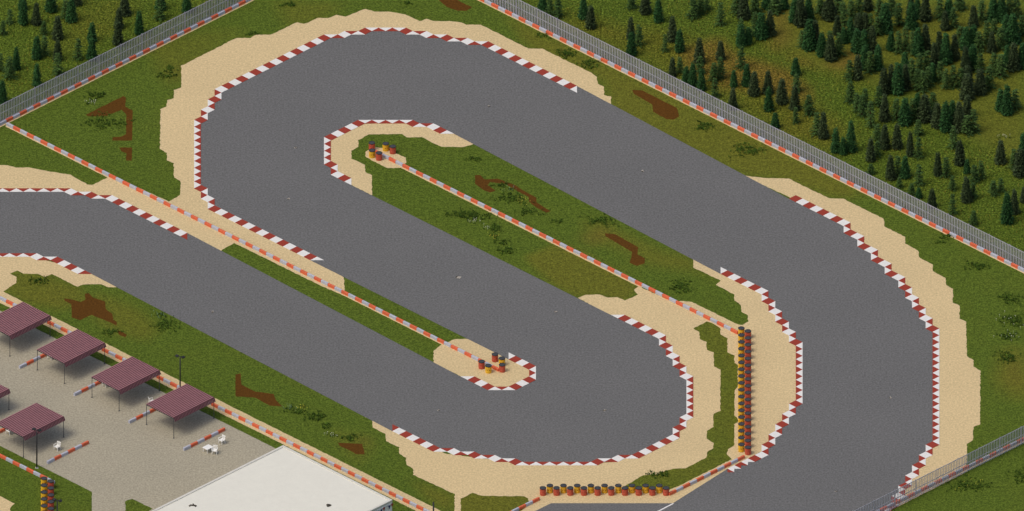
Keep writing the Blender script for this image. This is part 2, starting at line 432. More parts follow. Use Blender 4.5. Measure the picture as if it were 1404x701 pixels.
# bare earth patches
for i, P in enumerate([
   poly3(120,120,6.375,[(-15,238),(315,75),(335,90),(330,170),(395,200),(390,465),(218,465),(220,435),(290,432),(335,410),(340,240),(300,195),(150,255),(0,252)]),
   poly3(120,120,6.375,[(275,525),(390,525),(388,640),(335,640),(340,575),(300,560)]),
   [(598,-3),(622,-2),(647,10),(640,15),(627,15),(613,10)],
   poly3(700,0,2.997,[(500,370),(540,372),(685,445),(693,480),(670,493),(640,490),(585,460),(582,430),(505,385)]),
   poly3(600,230,5.844,[(300,60),(340,60),(375,95),(480,88),(620,140),(690,185),(790,240),(795,280),(905,350),(870,362),(790,320),(735,275),(730,235),(670,205),(540,130),(420,115),(400,140),(465,185),(420,200),(370,180),(300,130)]),
   poly3(700,234,2.997,[(388,258),(430,262),(525,315),(522,345),(553,360),(550,382),(520,392),(490,380),(495,360),(500,335),(390,270)]),
   poly3(0,400,7.0125,[(815,20),(850,15),(890,55),(1010,95),(1015,165),(1080,215),(1090,270),(1122,290),(1122,330),(1050,290),(880,225),(770,275),(690,250),(685,120),(620,90),(620,65),(690,75),(780,100),(820,75)]),
   [(161,452),(174,459),(172,463),(163,459)],
   [(322.7,513.7),(330,512),(331,527.7),(350,537),(375,540.3),(378.4,548.7),(387.4,557.7),(370,556.4),(350,545.4),(323,543.7),(322.7,530)],
   poly3(350,467,2.997,[(340,420),(440,425),(450,468),(415,468),(385,450),(345,432)])]):
    sheet('bare_earth', P, .0042, M_DIRT, (.22, .03), 30+i)
# pit lane line
sheet('painted_line', [(924.5,690.6),(922,690.4),(880,712),(884,712)], .0165, M_LINE)

# ---------------------------------------------------------------- kerbs
def kerb(key):
    par, a, b = SN[key]
    P = a + b[::-1]
    ks = [q[0] for q in P]; ms = [q[1] for q in P]
    bm = bmesh.new(); vd = {}
    def v(k, m):
        if (k, m) not in vd:
            x, y = lat(k, m); vd[(k, m)] = bm.verts.new(G(x, y, .04))
        return vd[(k, m)]
    for k in range(min(ks)-1, max(ks)+2):
        for m in range(min(ms)-1, max(ms)+2):
            if (k+m) % 2: continue
            c = (k, m); ring = [(k-1, m), (k, m+1), (k+1, m), (k, m-1)]
            for i in range(4):
                p, q = ring[i], ring[(i+1) % 4]
                cx, cy = (c[0]+p[0]+q[0])/3, (c[1]+p[1]+q[1])/3
                if inpoly(cx, cy, P):
                    f = bm.faces.new((v(*c), v(*p), v(*q)))
                    f.material_index = 0 if k % 2 == par else 1
    be = [e for e in bm.edges if len(e.link_faces) == 1]
    r = bmesh.ops.extrude_edge_only(bm, edges=be)
    for w in [g for g in r['geom'] if isinstance(g, bmesh.types.BMVert)]: w.co.z = 0
    for f in [g for g in r['geom'] if isinstance(g, bmesh.types.BMFace)]:
        f.material_index = 0
        for e in f.edges:
            for h in e.link_faces:
                if abs(h.normal.z) > .5 or (h is not f and all(abs(w.co.z-.04) < 1e-4 for w in h.verts)): f.material_index = h.material_index
    bmesh.ops.recalc_face_normals(bm, faces=bm.faces)
    o = mesh_obj('kerb', bm_mesh('kerb', bm, [M_KRED, M_KWHITE])); o['kind'] = 'structure'
for k in KERBS: kerb(k)
sheet('sand_corner', [(-30,665.6),(0,680.6),(20,690.6),(13.5,697),(15,715),(-30,715)], .008, M_SAND, R, 61)
# ---------------------------------------------------------------- barriers
M_ORANGE = simple('barrier_orange_plastic', srgb(210, 100, 66), .07, 3, .5, .35)
M_GREY = simple('barrier_grey_plastic', srgb(176, 178, 190), .06, 3, .5, .35)
DR, UR = -PI/4, PI/4
def block_mesh(name, mat, L=.985):
    bm = bmesh.new()
    prof = [(-.12, 0), (.12, 0), (.12, .22), (.108, .315), (.09, .335), (-.09, .335), (-.108, .315), (-.12, .22)]
    e = .012
    ends = [(-L/2, .9), (-L/2+e, 1), (L/2-e, 1), (L/2, .9)]
    rings = [[bm.verts.new((x, y*k, zz*(1 if k == 1 else .985))) for y, zz in prof] for x, k in ends]
    n = len(prof)
    for P, Q in zip(rings, rings[1:]):
        for i in range(n): bm.faces.new((P[i], P[(i+1) % n], Q[(i+1) % n], Q[i]))
    bm.faces.new(rings[0][::-1]); bm.faces.new(rings[-1])
    bmesh.ops.recalc_face_normals(bm, faces=bm.faces)
    return bm_mesh(name, bm, mat)
ME_BLK = [block_mesh('orange_block', M_ORANGE), block_mesh('grey_block', M_GREY)]
def barrier(label, x0, yline, slope, N, first, group='orange and grey block barriers'):
    """x0: left end; yline(x): front bottom line; blocks are 1 m long"""
    rz = DR if slope > 0 else UR
    back = Vector((math.sin(PI/4)*(1 if slope > 0 else -1), math.cos(PI/4), 0)) * .12
    xm = x0 + N*TW/2
    loc = G(xm, yline(xm)) + back
    t = thing('block_barrier', label, 'barrier', loc, rz, group)
    for i in range(N):
        kind = first if i % 2 == 0 else 1 - first
        o = mesh_obj('block', ME_BLK[kind], t)
        o.location = (i - (N-1)/2 + random.uniform(-.004, .004), random.uniform(-.006, .006), 0)
        o.rotation_euler = (0, 0, random.uniform(-.006, .006))
        o['label'] = 'orange block' if kind == 0 else 'pale grey block'
    return t
yR = lambda x: 350.2 - (1356.8 - x)*.5
yL = lambda x: 167.3 - (x - 11.5)*.5
yP1 = lambda x: 284.5 + (x - 232.4)*.5
yP2 = lambda x: 224.4 + (x - 541.3)*.5 - (x-541.3)*.0012
yP3 = lambda x: 654.2 + (x - 485.5)*.5
yP4 = lambda x: 654.8 + (x - 54.5)*.5
yP5 = lambda x: 611 - (x - 1391)*.5
yP6 = lambda x: 678 - (x - 922.7)*.5
yP7 = lambda x: 687.2 - (x - 738)*.5
barrier('longest orange and grey block barrier, along the foot of the right-hand forest fence', 635.8, yR, 1, 84, 0)
barrier('orange and grey block barrier along the foot of the upper left fence', -28.5, yL, -1, 42, 0)
barrier('orange and grey block barrier from upper left fence corner to the narrow sandy tip', 8.3, yP1, 1, 72, 1)
barrier('orange and grey block barrier down the middle of the grassy island', 513.9, yP2, 1, 53, 0)
barrier('orange and grey block barrier passing behind the maroon canopies and the white roof', -29.6, yP3, 1, 74, 0)
barrier('orange and grey block barrier on grass beside the lone lamp post, lower left', -29.8, yP4, 1, 11, 1)
barrier('orange and grey block barrier seen through the see-through fence at the lower right', 1179.4, yP5, -1, 26, 1)
barrier('orange and grey block barrier between the long barrel column and the barrel row', 918.5, yP6, -1, 11, 0)
barrier('short orange and grey block barrier running off the left end of the barrel row', 674.7, yP7, -1, 7, 0)
yD = lambda dx, dy: (lambda x: 618.8 + dy - (x - 252.8 - dx)*.5)
DIV = [(0, 0, 'six-block orange and grey divider beside the white table and two chairs'),
       (-75, -37.5, 'six-block orange and grey divider under the canopy nearest the white roof'),
       (-150, -75, 'six-block orange and grey divider under the middle canopy of the back row'),
       (-225, -112.5, 'six-block orange and grey divider under the canopy second from left in the back row'),
       (-187, 18, 'six-block orange and grey divider with one white chair behind it'),
       (-262, -19.5, 'six-block orange and grey divider under the front canopy, by the lamp post')]
for dx, dy, lb in DIV:
    barrier(lb, 252.8 + dx, yD(dx, dy), -1, 6, 1, 'car park dividers')

# ---------------------------------------------------------------- fences
M_STEEL = simple('fence_galvanised_steel', srgb(192, 191, 202), .12, 4, .6, .3, .0)
M_STEEL2 = simple('fence_post_steel', srgb(154, 153, 162), .1, 4, .6, .3, .0)
def net_mat():
    m = MB('fence_fine_netting', .8, .1); m.base(srgb(92, 92, 100))
    tr = m.n.new('ShaderNodeBsdfTransparent'); mx = m.n.new('ShaderNodeMixShader')
    f = m.noise(1.3, 3, .6); mp = m.n.new('ShaderNodeMapRange'); mp.inputs['To Min'].default_value = .12; mp.inputs['To Max'].default_value = .36
    m.l.new(f, mp.inputs['Value']); m.l.new(mp.outputs[0], mx.inputs[0])
    m.l.new(tr.outputs[0], mx.inputs[1]); m.l.new(m.b.outputs[0], mx.inputs[2])
    m.l.new(mx.outputs[0], m.n['Material Output'].inputs['Surface']); return m.m
M_NET = net_mat()
def fence(label, xa, xb, yline, slope, hgt=2.14, facing=1):
    rz = DR if slope > 0 else UR
    xm = (xa+xb)/2; L = (xb-xa)/TW
    t = thing('steel_fence', label, 'fence', G(xm, yline(xm)), rz, 'see-through steel fences round the circuit')
    bm = bmesh.new(); sp = .2336; n = int(L/sp)
    for i in range(n):
        x = -L/2 + (i+.5)*sp
        w = .042
        vs = [bm.verts.new(p) for p in ((x-w, 0, .04), (x, -.025, .04), (x+w, 0, .04), (x+w, 0, hgt-.02), (x, -.025, hgt+.03), (x-w, 0, hgt-.02))]
        bm.faces.new((vs[0], vs[1], vs[4], vs[5])); bm.faces.new((vs[1], vs[2], vs[3], vs[4]))
        bm.faces.new((vs[0], vs[5], vs[3], vs[2]))
    mesh_obj('pickets', bm_mesh('pickets', bm, M_STEEL), t)
    # fine grey netting fixed behind the pickets
    bm = bmesh.new()
    m_ = int(L/1.5)
    for i in range(m_):
        x0, x1 = -L/2 + i*L/m_, -L/2 + (i+1)*L/m_
        bm.faces.new([bm.verts.new(p) for p in ((x0, .03, .05), (x1-.004, .03, .05), (x1-.004, .03, hgt-.03), (x0, .03, hgt-.03))])
    mesh_obj('netting', bm_mesh('netting', bm, M_NET), t)
    for zr in (.12, 1.05, hgt-.1):
        bm = bmesh.new(); box(bm, L, .04, .07, (0, .06, zr)); mesh_obj('rail', bm_mesh('rail', bm, M_STEEL), t)
    bm = bmesh.new(); box(bm, .05, .05, hgt+.0, (0, 0, (hgt+.02)/2), bev=.008); pm = bm_mesh('fence_post', bm, M_STEEL2)
    np_ = int(L/3)
    for i in range(np_+1):
        o = mesh_obj('post', pm, t); o.location = (-L/2 + i*L/np_, .105, 0)
    return t
fence('long grey see-through fence between the forest and the track, right-hand side', 622, 1440, lambda x: yR(x)-3.5, 1)
fence('grey see-through fence with forest behind it, at the upper left', -40, 372, lambda x: yL(x)-4.3, -1)
fence('grey see-through fence in the lower right corner, barrier showing through it', 1170, 1430, lambda x: 608.4+(1404-x)*.5, -1)

# ---------------------------------------------------------------- barrels
M_BRED = simple('barrel_red_paint', srgb(182, 78, 56), .14, 5, .5, .35)
M_BYEL = simple('barrel_yellow_paint', srgb(220, 172, 40), .14, 5, .5, .35)
M_LID = simple('barrel_dark_lid', srgb(62, 64, 68), .18, 8, .6, .3)
M_RIM = simple('barrel_black_rim', srgb(36, 37, 40), .1, 8, .55, .3)
M_MARK = simple('barrel_dark_marking', srgb(120, 60, 24), .1, 8, .7, .2)
def barrel_meshes(mat, nm):
    bm = bmesh.new()
    lathe(bm, [(.30, 0), (.325, .015), (.325, .235), (.342, .25), (.342, .27), (.325, .285), (.325, .505), (.342, .52), (.342, .54), (.325, .555), (.325, .76)], 20)
    body = bm_mesh('drum_body_'+nm, bm, mat, False)
    return body
bm = bmesh.new(); lathe(bm, [(.325, .76), (.345, .765), (.345, .815), (.33, .83), (.315, .825)], 20, False, False); ME_RIM = bm_mesh('barrel_rim', bm, M_RIM)
bm = bmesh.new(); lathe(bm, [(.318, .78), (.31, .808), (.12, .812)], 20, True, True); tube(bm, (.18, .05, .81), (.18, .05, .83), .035, n=8); ME_LIDM = bm_mesh('barrel_lid', bm, M_LID)
bm = bmesh.new()
for a0 in (-1.95, -1.2):
    n = 6; r = .3275
    for i in range(n):
        a, b = a0 + .32*i/n, a0 + .32*(i+1)/n
        vs = [bm.verts.new((r*math.cos(q), r*math.sin(q), zz)) for q, zz in ((a, .36), (b, .36), (b, .43), (a, .43))]
        bm.faces.new(vs)
ME_MARK = bm_mesh('barrel_marking', bm, M_MARK)
BODY = {'red': barrel_meshes(M_BRED, 'red'), 'yellow': barrel_meshes(M_BYEL, 'yellow')}
PROTO = {}
for kind in BODY:
    t = thing('barrel', 'x', 'barrel')
    b = mesh_obj('drum_body', BODY[kind], t)
    if kind == 'yellow': mesh_obj('marking', ME_MARK, b)
    l = mesh_obj('lid', ME_LIDM, t); mesh_obj('rim', ME_RIM, l)
    PROTO[kind] = [t, kid_list(t), False]
def put_barrel(kind, px, py, label, group):
    t, kids, used = PROTO[kind]
    rz = random.uniform(-.3, .3)
    loc = G(px, py)
    if not used:
        t.location = loc; t.rotation_euler = (0, 0, rz); t['label'] = label; PROTO[kind][2] = True; r = t
    else: r = copy_tree(t, kids, loc, rz, label)
    r['group'] = group
    return r
ORD = ['first','second','third','fourth','fifth','sixth','seventh','eighth','ninth','tenth','eleventh','twelfth','thirteenth','fourteenth','fifteenth','sixteenth','seventeenth','eighteenth','nineteenth','twentieth','twenty-first','twenty-second','twenty-third','twenty-fourth','twenty-fifth']
for i in range(18):
    o = '%s yellow barrel from the %s of the long column on the sand' % ((ORD[i], 'top') if i < 9 else (ORD[17-i], 'bottom'))
    put_barrel('yellow', 1016.5, 459.2 + i*TW, o.replace('first', 'end' if 0 else 'first'), 'barrels in the long column on the sand')
    o = '%s red barrel from the %s of the long column on the sand' % ((ORD[i], 'top') if i < 9 else (ORD[17-i], 'bottom'))
    put_barrel('red', 1025.6, 463.2 + i*TW, o, 'barrels in the long column on the sand')
for i in range(10):
    put_barrel('red', 744.4 + i*18.76, 678.3, '%s red barrel from the left in the row along the pit lane' % ORD[i], 'barrels in the row along the pit lane')
for i in range(9):
    put_barrel('yellow', 753.9 + i*18.76, 674.9, '%s yellow barrel from the left in the row along the pit lane' % ORD[i], 'barrels in the row along the pit lane')
for i in range(6):
    put_barrel('yellow', 60.4, 665.2 + i*TW, '%s yellow barrel from the top of the column by the car park' % ORD[i], 'barrels beside the car park')
    if i < 5: put_barrel('red', 69.7, 669 + i*TW, '%s red barrel from the top of the column by the car park' % ORD[i], 'barrels beside the car park')
g = 'barrels round the upper end of the island barrier'
for kind, x, y, lb in [('red', 509.9, 205.1, 'red barrel partly hidden behind a yellow one, left end of the island barrier'),
                       ('yellow', 510.2, 215.3, 'yellow barrel in front of a red one, left end of the island barrier'),
                       ('red', 519.7, 218.9, 'red barrel lowest and nearest of the five at the left end of the island barrier'),
                       ('yellow', 528.9, 206.2, 'yellow barrel behind the barrier, touching a red one on its right'),
                       ('red', 538.6, 209.9, 'red barrel behind the barrier, right of the five on the small sand patch')]:
    put_barrel(kind, x, y, lb, g)
g = 'barrels round the barrier end on the narrow sandy tip'
for kind, x, y, lb in [('red', 678.7, 495, 'red barrel standing behind the barrier on the narrow sandy tip'),
                       ('yellow', 688.3, 500.5, 'yellow barrel half hidden behind a red one on the narrow sandy tip'),
                       ('red', 688.5, 509.3, 'red barrel closing the barrier end on the narrow sandy tip'),
                       ('red', 660.3, 504.8, 'red barrel left of the barrier on the narrow sandy tip'),
                       ('yellow', 669.7, 510.6, 'yellow barrel in front of the barrier on the narrow sandy tip')]:
    put_barrel(kind, x, y, lb, g)

# ---------------------------------------------------------------- canopies
def canopy_mat():
    m = MB('canopy_maroon_sheet', .55, .3)
    f = m.noise(3, 4, .6); c = srgb(150, 104, 108)
    m.base(m.ramp(f, [(.3, sc(c, .9)), (.7, sc(c, 1.1))])); return m.m
M_CAN = canopy_mat()
M_CAN2 = simple('canopy_painted_shade', srgb(92, 58, 64), .08, 5, .7, .2)  # darker maroon: the shade between the ribs is put into the colour
M_POST = simple('canopy_post_steel', srgb(66, 66, 68), .1, 6, .5, .4)
# local frame: x along the long (up-right) side 6 m, y pointing to the back left
CH = 2.45
def ribbed(bm, prof, x0, x1, ridge):
    """prof: list of (y, z, material)"""
    A = [bm.verts.new((x0, y, zz)) for y, zz, _ in prof]; B = [bm.verts.new((x1, y, zz)) for y, zz, _ in prof]
    for i in range(len(prof)-1):
        f = bm.faces.new((A[i], B[i], B[i+1], A[i+1])); f.material_index = prof[i][2]
def canopy_proto():
    t = thing('canopy', 'x', 'canopy')
    # roof sheet: ribs run along x, stepping across y (0 back .. -4 front)
    bm = bmesh.new(); prof = []; n = 16; p = 4.06/n
    for i in range(n):
        y = .03 - i*p
        prof += [(y, CH, 0), (y - p*.6, CH+.015, 1), (y - p*.66, CH-.03, 1), (y - p*.97, CH-.03, 1)]
    prof += [(.03-4.06, CH, 0)]
    ribbed(bm, prof, 0, 5.97, None)
    bmesh.ops.recalc_face_normals(bm, faces=bm.faces)
    me = bm_mesh('canopy_roof', bm, [M_CAN, M_CAN2]); roof = mesh_obj('roof', me, t)
    md = roof.modifiers.new('thickness', 'SOLIDIFY'); md.thickness = .012; md.offset = -1
    # sloping front skirt with ribs down its length
    bm = bmesh.new(); n = 30; w = 5.97/n; y0, z0, y1, z1 = -4.035, CH-.005, -4.22, CH-.38
    for i in range(n):
        for a, b, zoff, mi in ((0, .22, .012, 0), (.22, .3, 0, 1), (.3, .94, -.012, 1), (.94, 1, 0, 1)):  # wide dark share paints in the shade of a face turned away
            xa, xb = i*w + a*w, i*w + b*w
            f = bm.faces.new([bm.verts.new(q) for q in ((xa, y0, z0+zoff), (xa, y1, z1+zoff), (xb, y1, z1+zoff), (xb, y0, z0+zoff))])
            f.material_index = mi
    mesh_obj('skirt', bm_mesh('canopy_skirt', bm, [M_CAN, M_CAN2]), t)
    bm = bmesh.new()
    for y in (-.02, -4.0):
        box(bm, 5.96, .06, .07, (2.985, y, CH-.085))
    for x in (.03, 5.94): box(bm, .06, 3.9, .05, (x, -2.01, CH-.09))
    for x in (1.5, 3, 4.5): box(bm, .05, 3.9, .05, (x, -2.01, CH-.09))
    mesh_obj('frame', bm_mesh('canopy_frame', bm, M_POST), t)
    bm = bmesh.new(); tube(bm, (0, 0, 0), (0, 0, CH-.05), .032, n=8); tube(bm, (0, 0, 0), (0, 0, .02), .1, n=10)
    pm = bm_mesh('canopy_post', bm, M_POST)
    for x in (.05, 5.92):
        for y in (-.03, -4.0):
            o = mesh_obj('post', pm, t); o.location = (x, y, 0)
    return t
cp = canopy_proto(); ck = kid_list(cp)
CAN = [(50.5, 507.7, 'maroon ribbed canopy second from left in the back row'),
       (125.4, 545.2, 'maroon ribbed canopy third from left in the back row'),
       (200.3, 582.5, 'maroon ribbed canopy at the right end of the back row, nearest the white roof'),
       (-24.4, 470.2, 'maroon ribbed canopy cut by the left frame edge, leftmost of the back row'),
       (-5.8, 608.6, 'maroon ribbed canopy of the front row, with a lamp post standing before it'),
       (-80.8, 571.1, 'maroon canopy of which only a small right corner shows at the left edge')]
# the posts' back-left foot is given; local x axis runs up-right (+45 deg)
for i, (x, y, lb) in enumerate(CAN):
    if i == 0: cp.location = G(x, y); cp.rotation_euler = (0, 0, UR); cp['label'] = lb; cp['group'] = 'maroon canopies over the car park'
    else: copy_tree(cp, ck, G(x, y), UR, lb)
cp['group'] = 'maroon canopies over the car park'

# ---------------------------------------------------------------- lamp posts
M_BLACK = simple('lamp_black_metal', srgb(34, 34, 36), .1, 6, .5, .4)
M_GLASS = simple('lamp_lens', srgb(90, 92, 96), .05, 6, .2, .5)
M_BASE = simple('concrete_foot', srgb(190, 188, 180), .08, 8, .9, .1)
def lamp(px, py, label, h=4.6):
    t = thing('lamp_post', label, 'lamp post', G(px, py), 0, 'black lamp posts')
    bm = bmesh.new(); tube(bm, (0, 0, .03), (0, 0, h), .075, .06, 10); mesh_obj('pole', bm_mesh('lamp_pole', bm, M_BLACK, True), t)
    bm = bmesh.new(); box(bm, .3, .3, .05, (0, 0, .025), bev=.01); mesh_obj('base', bm_mesh('lamp_base', bm, M_BASE), t)
    bm = bmesh.new(); tube(bm, (-.26, .06, h-.03), (.26, -.06, h-.03), .03, n=8); mesh_obj('crossarm', bm_mesh('lamp_arm', bm, M_BLACK), t)
    for s, dz in ((-1, .02), (1, -.06)):
        bm = bmesh.new()
        R_ = Matrix.Rotation(math.radians(38*s), 4, 'Z') @ Matrix.Rotation(math.radians(18), 4, 'X')
        box(bm, .36, .26, .12, (s*.31, -.07*s, h+dz), R_, .015)
        hd = mesh_obj('lamp_head', bm_mesh('lamp_head', bm, M_BLACK), t)
        bm = bmesh.new(); box(bm, .3, .2, .01, (s*.31, -.07*s-.015, h+dz-.07), R_); mesh_obj('lens', bm_mesh('lamp_lens', bm, M_GLASS), hd)
lamp(247, 541.5, 'black twin-headed lamp post standing behind the canopy nearest the white roof')
lamp(50.5, 641.8, 'black twin-headed lamp post on the grass in front of the front row canopy')
lamp(78.5, 738.5, 'black twin-headed lamp post rising beside the barrel column at the bottom left edge', 4.6)
t = thing('metal_post', 'plain black post rising from the bottom edge beside the barrier', 'post', G(594.3, 742))
bm = bmesh.new(); tube(bm, (0, 0, 0), (0, 0, 4.62), .085, n=10); mesh_obj('shaft', bm_mesh('post_shaft', bm, M_BLACK, True), t)
bm = bmesh.new(); tube(bm, (0, 0, 4.62), (0, 0, 4.66), .07, .03, n=10); mesh_obj('cap', bm_mesh('post_cap', bm, M_BLACK, True), t)

# ---------------------------------------------------------------- white plastic furniture
M_PLAS = simple('white_plastic', srgb(232, 231, 226), .04, 5, .4, .4)
def chair_proto():
    t = thing('garden_chair', 'x', 'chair')   # front faces -y
    bm = bmesh.new(); box(bm, .5, .48, .045, (0, 0, .43), bev=.015)
    mesh_obj('seat', bm_mesh('chair_seat', bm, M_PLAS), t)
    bm = bmesh.new()
    for i in range(5):
        x = -.19 + i*.095
        box(bm, .06, .025, .36, (x, .27, .64), Matrix.Rotation(-.16, 4, 'X'), .006)
    box(bm, .52, .035, .09, (0, .305, .84), Matrix.Rotation(-.16, 4, 'X'), .012)
    box(bm, .5, .03, .06, (0, .245, .47), None, .01)
    mesh_obj('backrest', bm_mesh('chair_back', bm, M_PLAS), t)
    for s in (-1, 1):
        bm = bmesh.new(); box(bm, .065, .5, .03, (s*.275, .02, .64), bev=.008); box(bm, .05, .04, .22, (s*.275, -.2, .53), bev=.006)
        mesh_obj('armrest', bm_mesh('chair_arm', bm, M_PLAS), t)
        for y in (-.2, .22):
            bm = bmesh.new(); tube(bm, (s*.24, y*1.1, 0), (s*.22, y, .42), .026, .036, 8); mesh_obj('leg', bm_mesh('chair_leg', bm, M_PLAS), t)
    return t
ch = chair_proto(); chk = kid_list(ch)
CHR = [(304, 608.3, 45, 'white plastic garden chair above and right of the white table'),
       (294.3, 622.4, 80, 'white plastic garden chair pulled up at the near side of the white table'),
       (78.3, 617.2, 50, 'white plastic garden chair behind the short divider beside the lamp post'),
       (12.5, 595.2, 50, 'white plastic garden chair under the front row canopy'),
       (69.5, 492.3, 50, 'white plastic garden chair under the second canopy of the back row'),
       (144.5, 530, 50, 'white plastic garden chair under the third canopy of the back row'),
       (208, 555, 200, 'white plastic garden chair partly hidden behind the roof nearest the white building')]
for i, (x, y, a, lb) in enumerate(CHR):
    rz = math.radians(a - 90)
    if i == 0: ch.location = G(x, y); ch.rotation_euler = (0, 0, rz); ch['label'] = lb; ch['group'] = 'white garden chairs'
    else: copy_tree(ch, chk, G(x, y), rz, lb)['group'] = 'white garden chairs'
t = thing('garden_table', 'low white plastic table between two white chairs in the car park', 'table', G(285, 619), UR)
bm = bmesh.new(); box(bm, .9, .74, .05, (0, 0, .5), bev=.015); mesh_obj('tabletop', bm_mesh('table_top', bm, M_PLAS), t)
bm = bmesh.new(); box(bm, .78, .6, .07, (0, 0, .44), bev=.005); mesh_obj('apron', bm_mesh('table_apron', bm, M_PLAS), t)
bm = bmesh.new(); tube(bm, (0, 0, 0), (0, 0, .45), .032, .04, 8); lm = bm_mesh('table_leg', bm, M_PLAS)
for sx in (-1, 1):
    for sy in (-1, 1):
        o = mesh_obj('leg', lm, t); o.location = (sx*.37, sy*.29, 0)

# ---------------------------------------------------------------- club building
def roof_mat():
    m = MB('flat_roof_white_membrane', .85, .2); c = srgb(219, 217, 205)
    f = m.noise(1.2, 4, .65); g = m.noise(9, 2, .6)
    a = m.ramp(f, [(.3, sc(c, .965)), (.7, sc(c, 1.02))])
    a = m.mix(1., a, m.ramp(g, [(.3, (.97, .97, .97, 1)), (.7, (1.02, 1.02, 1.02, 1))]), 'MULTIPLY')
    br = m.n.new('ShaderNodeTexBrick'); br.inputs['Scale'].default_value = 1; br.inputs['Brick Width'].default_value = 2
    br.inputs['Row Height'].default_value = 1; br.inputs['Mortar Size'].default_value = .012
    br.inputs['Color1'].default_value = br.inputs['Color2'].default_value = (1, 1, 1, 1); br.inputs['Mortar'].default_value = (.93, .93, .92, 1)
    m.l.new(m.coord(), br.inputs['Vector'])
    # seams only show where dirt has gathered
    d = m.noise(.7, 3, .7)
    fac = m.ramp(d, [(.45, (0, 0, 0, 1)), (.62, (1, 1, 1, 1))])
    a = m.mix(fac, a, m.mix(1., a, br.outputs['Color'], 'MULTIPLY'))
    m.base(a); return m.m
M_ROOF = roof_mat()
M_TRIM = simple('roof_edge_trim', srgb(205, 203, 194), .05, 3, .7, .25)
M_WALL = simple('white_ribbed_wall', srgb(238, 238, 236), .04, 3, .7, .25)
BH = 3.0
b0 = G(388.2, 610.9 + BH*HV)     # far corner on the ground
t = thing('white_building', 'large flat-roofed white building cut off by the bottom edge', 'building', b0, DR)
NX, NY = 16.0, 30.0          # local x: down-right, local -y: down-left
bm = bmesh.new()
box(bm, NX-.06, NY-.06, BH-.12, (NX/2, -NY/2, (BH-.12)/2))
mesh_obj('wall', bm_mesh('building_wall', bm, M_WALL), t)
bm = bmesh.new()
n = int(NY/.35)
for i in range(n):
    box(bm, .05, .12, BH-.4, (NX+.0, -NY + .2 + i*.35, (BH-.2)/2))
mesh_obj('wall_ribs', bm_mesh('building_ribs', bm, M_WALL), t)
bm = bmesh.new(); box(bm, NX-.5, NY-.5, .1, (NX/2, -NY/2, BH-.09)); mesh_obj('roof', bm_mesh('building_roof', bm, M_ROOF), t)
bm = bmesh.new()
pw = .26
box(bm, NX, pw, .22, (NX/2, -pw/2, BH-.06), bev=.02); box(bm, NX, pw, .22, (NX/2, -NY+pw/2, BH-.06), bev=.02)
box(bm, pw, NY-2*pw-.004, .22, (pw/2, -NY/2, BH-.06), bev=.02); box(bm, pw, NY-2*pw-.004, .22, (NX-pw/2+.002, -NY/2, BH-.06), bev=.02)
mesh_obj('parapet', bm_mesh('building_parapet', bm, M_TRIM), t)
# bunting under the roof edge on the front
bt = thing('bunting', 'string of small red and blue pennants hung under the white roof edge', 'bunting', b0, DR)
M_FR, M_FB = simple('flag_red', srgb(150, 48, 40), .05), simple('flag_blue', srgb(52, 58, 110), .05)
M_FW = simple('flag_white', srgb(220, 220, 218), .05)
M_STR = simple('string_grey', srgb(90, 90, 90), .05)
bm = bmesh.new()
def sag(u): return BH - .3 - .12*math.sin(PI*((u*1.25) % 1))
pts = [(NX+.06, -u*.16, sag(u*.16/1.25*.8)) for u in range(0, 60)]
for a, b in zip(pts, pts[1:]): tube(bm, a, b, .012, n=5, caps=False)
mesh_obj('string', bm_mesh('bunting_string', bm, M_STR), bt)
fm = []
for m_ in (M_FR, M_FB, M_FW):
    bm = bmesh.new()
    for y0 in (0,):
        A_ = [bm.verts.new(q) for q in ((0, -.17, 0), (0, .17, 0), (.006, 0, -.42))]; B_ = [bm.verts.new(q) for q in ((.01, -.17, 0), (.01, .17, 0), (.014, 0, -.42))]
        bm.faces.new(A_); bm.faces.new(B_[::-1])
        for i in range(3): bm.faces.new((A_[i], B_[i], B_[(i+1) % 3], A_[(i+1) % 3]))
    bmesh.ops.recalc_face_normals(bm, faces=bm.faces)
    fm.append(bm_mesh('pennant', bm, m_))
for i in range(20):
    y = -.1 - i*.4
    if i % 5 == 2: continue
    o = mesh_obj('pennant', fm[[0, 1, 2][i % 3]], bt); u = -y/.16
    o.location = (NX+.065, y, sag(u*.16/1.25*.8)-.005)
    o.rotation_euler = (random.uniform(-.15, .15), 0, 0)

# ---------------------------------------------------------------- litter
M_LIT = simple('litter_pale_paper', srgb(168, 162, 152), .15, 12, .9, .1)
M_LITD = simple('litter_dark_scrap', srgb(66, 62, 54), .2, 12, .9, .1)
def litter(px, py, label, zz=.013, dark=False, seed=0, sx=1.0):
    r = random.Random(seed)
    t = thing('litter_scrap' if not dark else 'roof_debris', label, 'litter', G(px, py, 0) if not dark else G(px, py + zz*HV, zz), r.uniform(0, 6))
    for k, (mat, n) in enumerate(((M_LITD, 2), (M_LIT, 4)) if not dark else ((M_LITD, 4),)):
        bm = bmesh.new()
        for _ in range(n):
            w, h = r.uniform(.1, .22)*sx, r.uniform(.05, .12)*sx
            cx, cy = r.uniform(-.2, .2)*sx, r.uniform(-.14, .14)*sx
            M = Matrix.Translation((cx, cy, (0 if dark else zz) + .03)) @ Matrix.Rotation(r.uniform(0, 6), 4, 'Z') @ Matrix.Rotation(r.uniform(-.4, .4), 4, 'X')
            g = bmesh.ops.create_grid(bm, x_segments=3, y_segments=2, size=.5)
            for v in g['verts']:
                v.co = M @ Vector((v.co.x*w*2, v.co.y*h*2, r.uniform(-.025, .03)))
        o = mesh_obj('dark_fragment' if mat is M_LITD else 'pale_fragment', bm_mesh('litter', bm, mat), t)
        o.modifiers.new('thickness', 'SOLIDIFY').thickness = .006
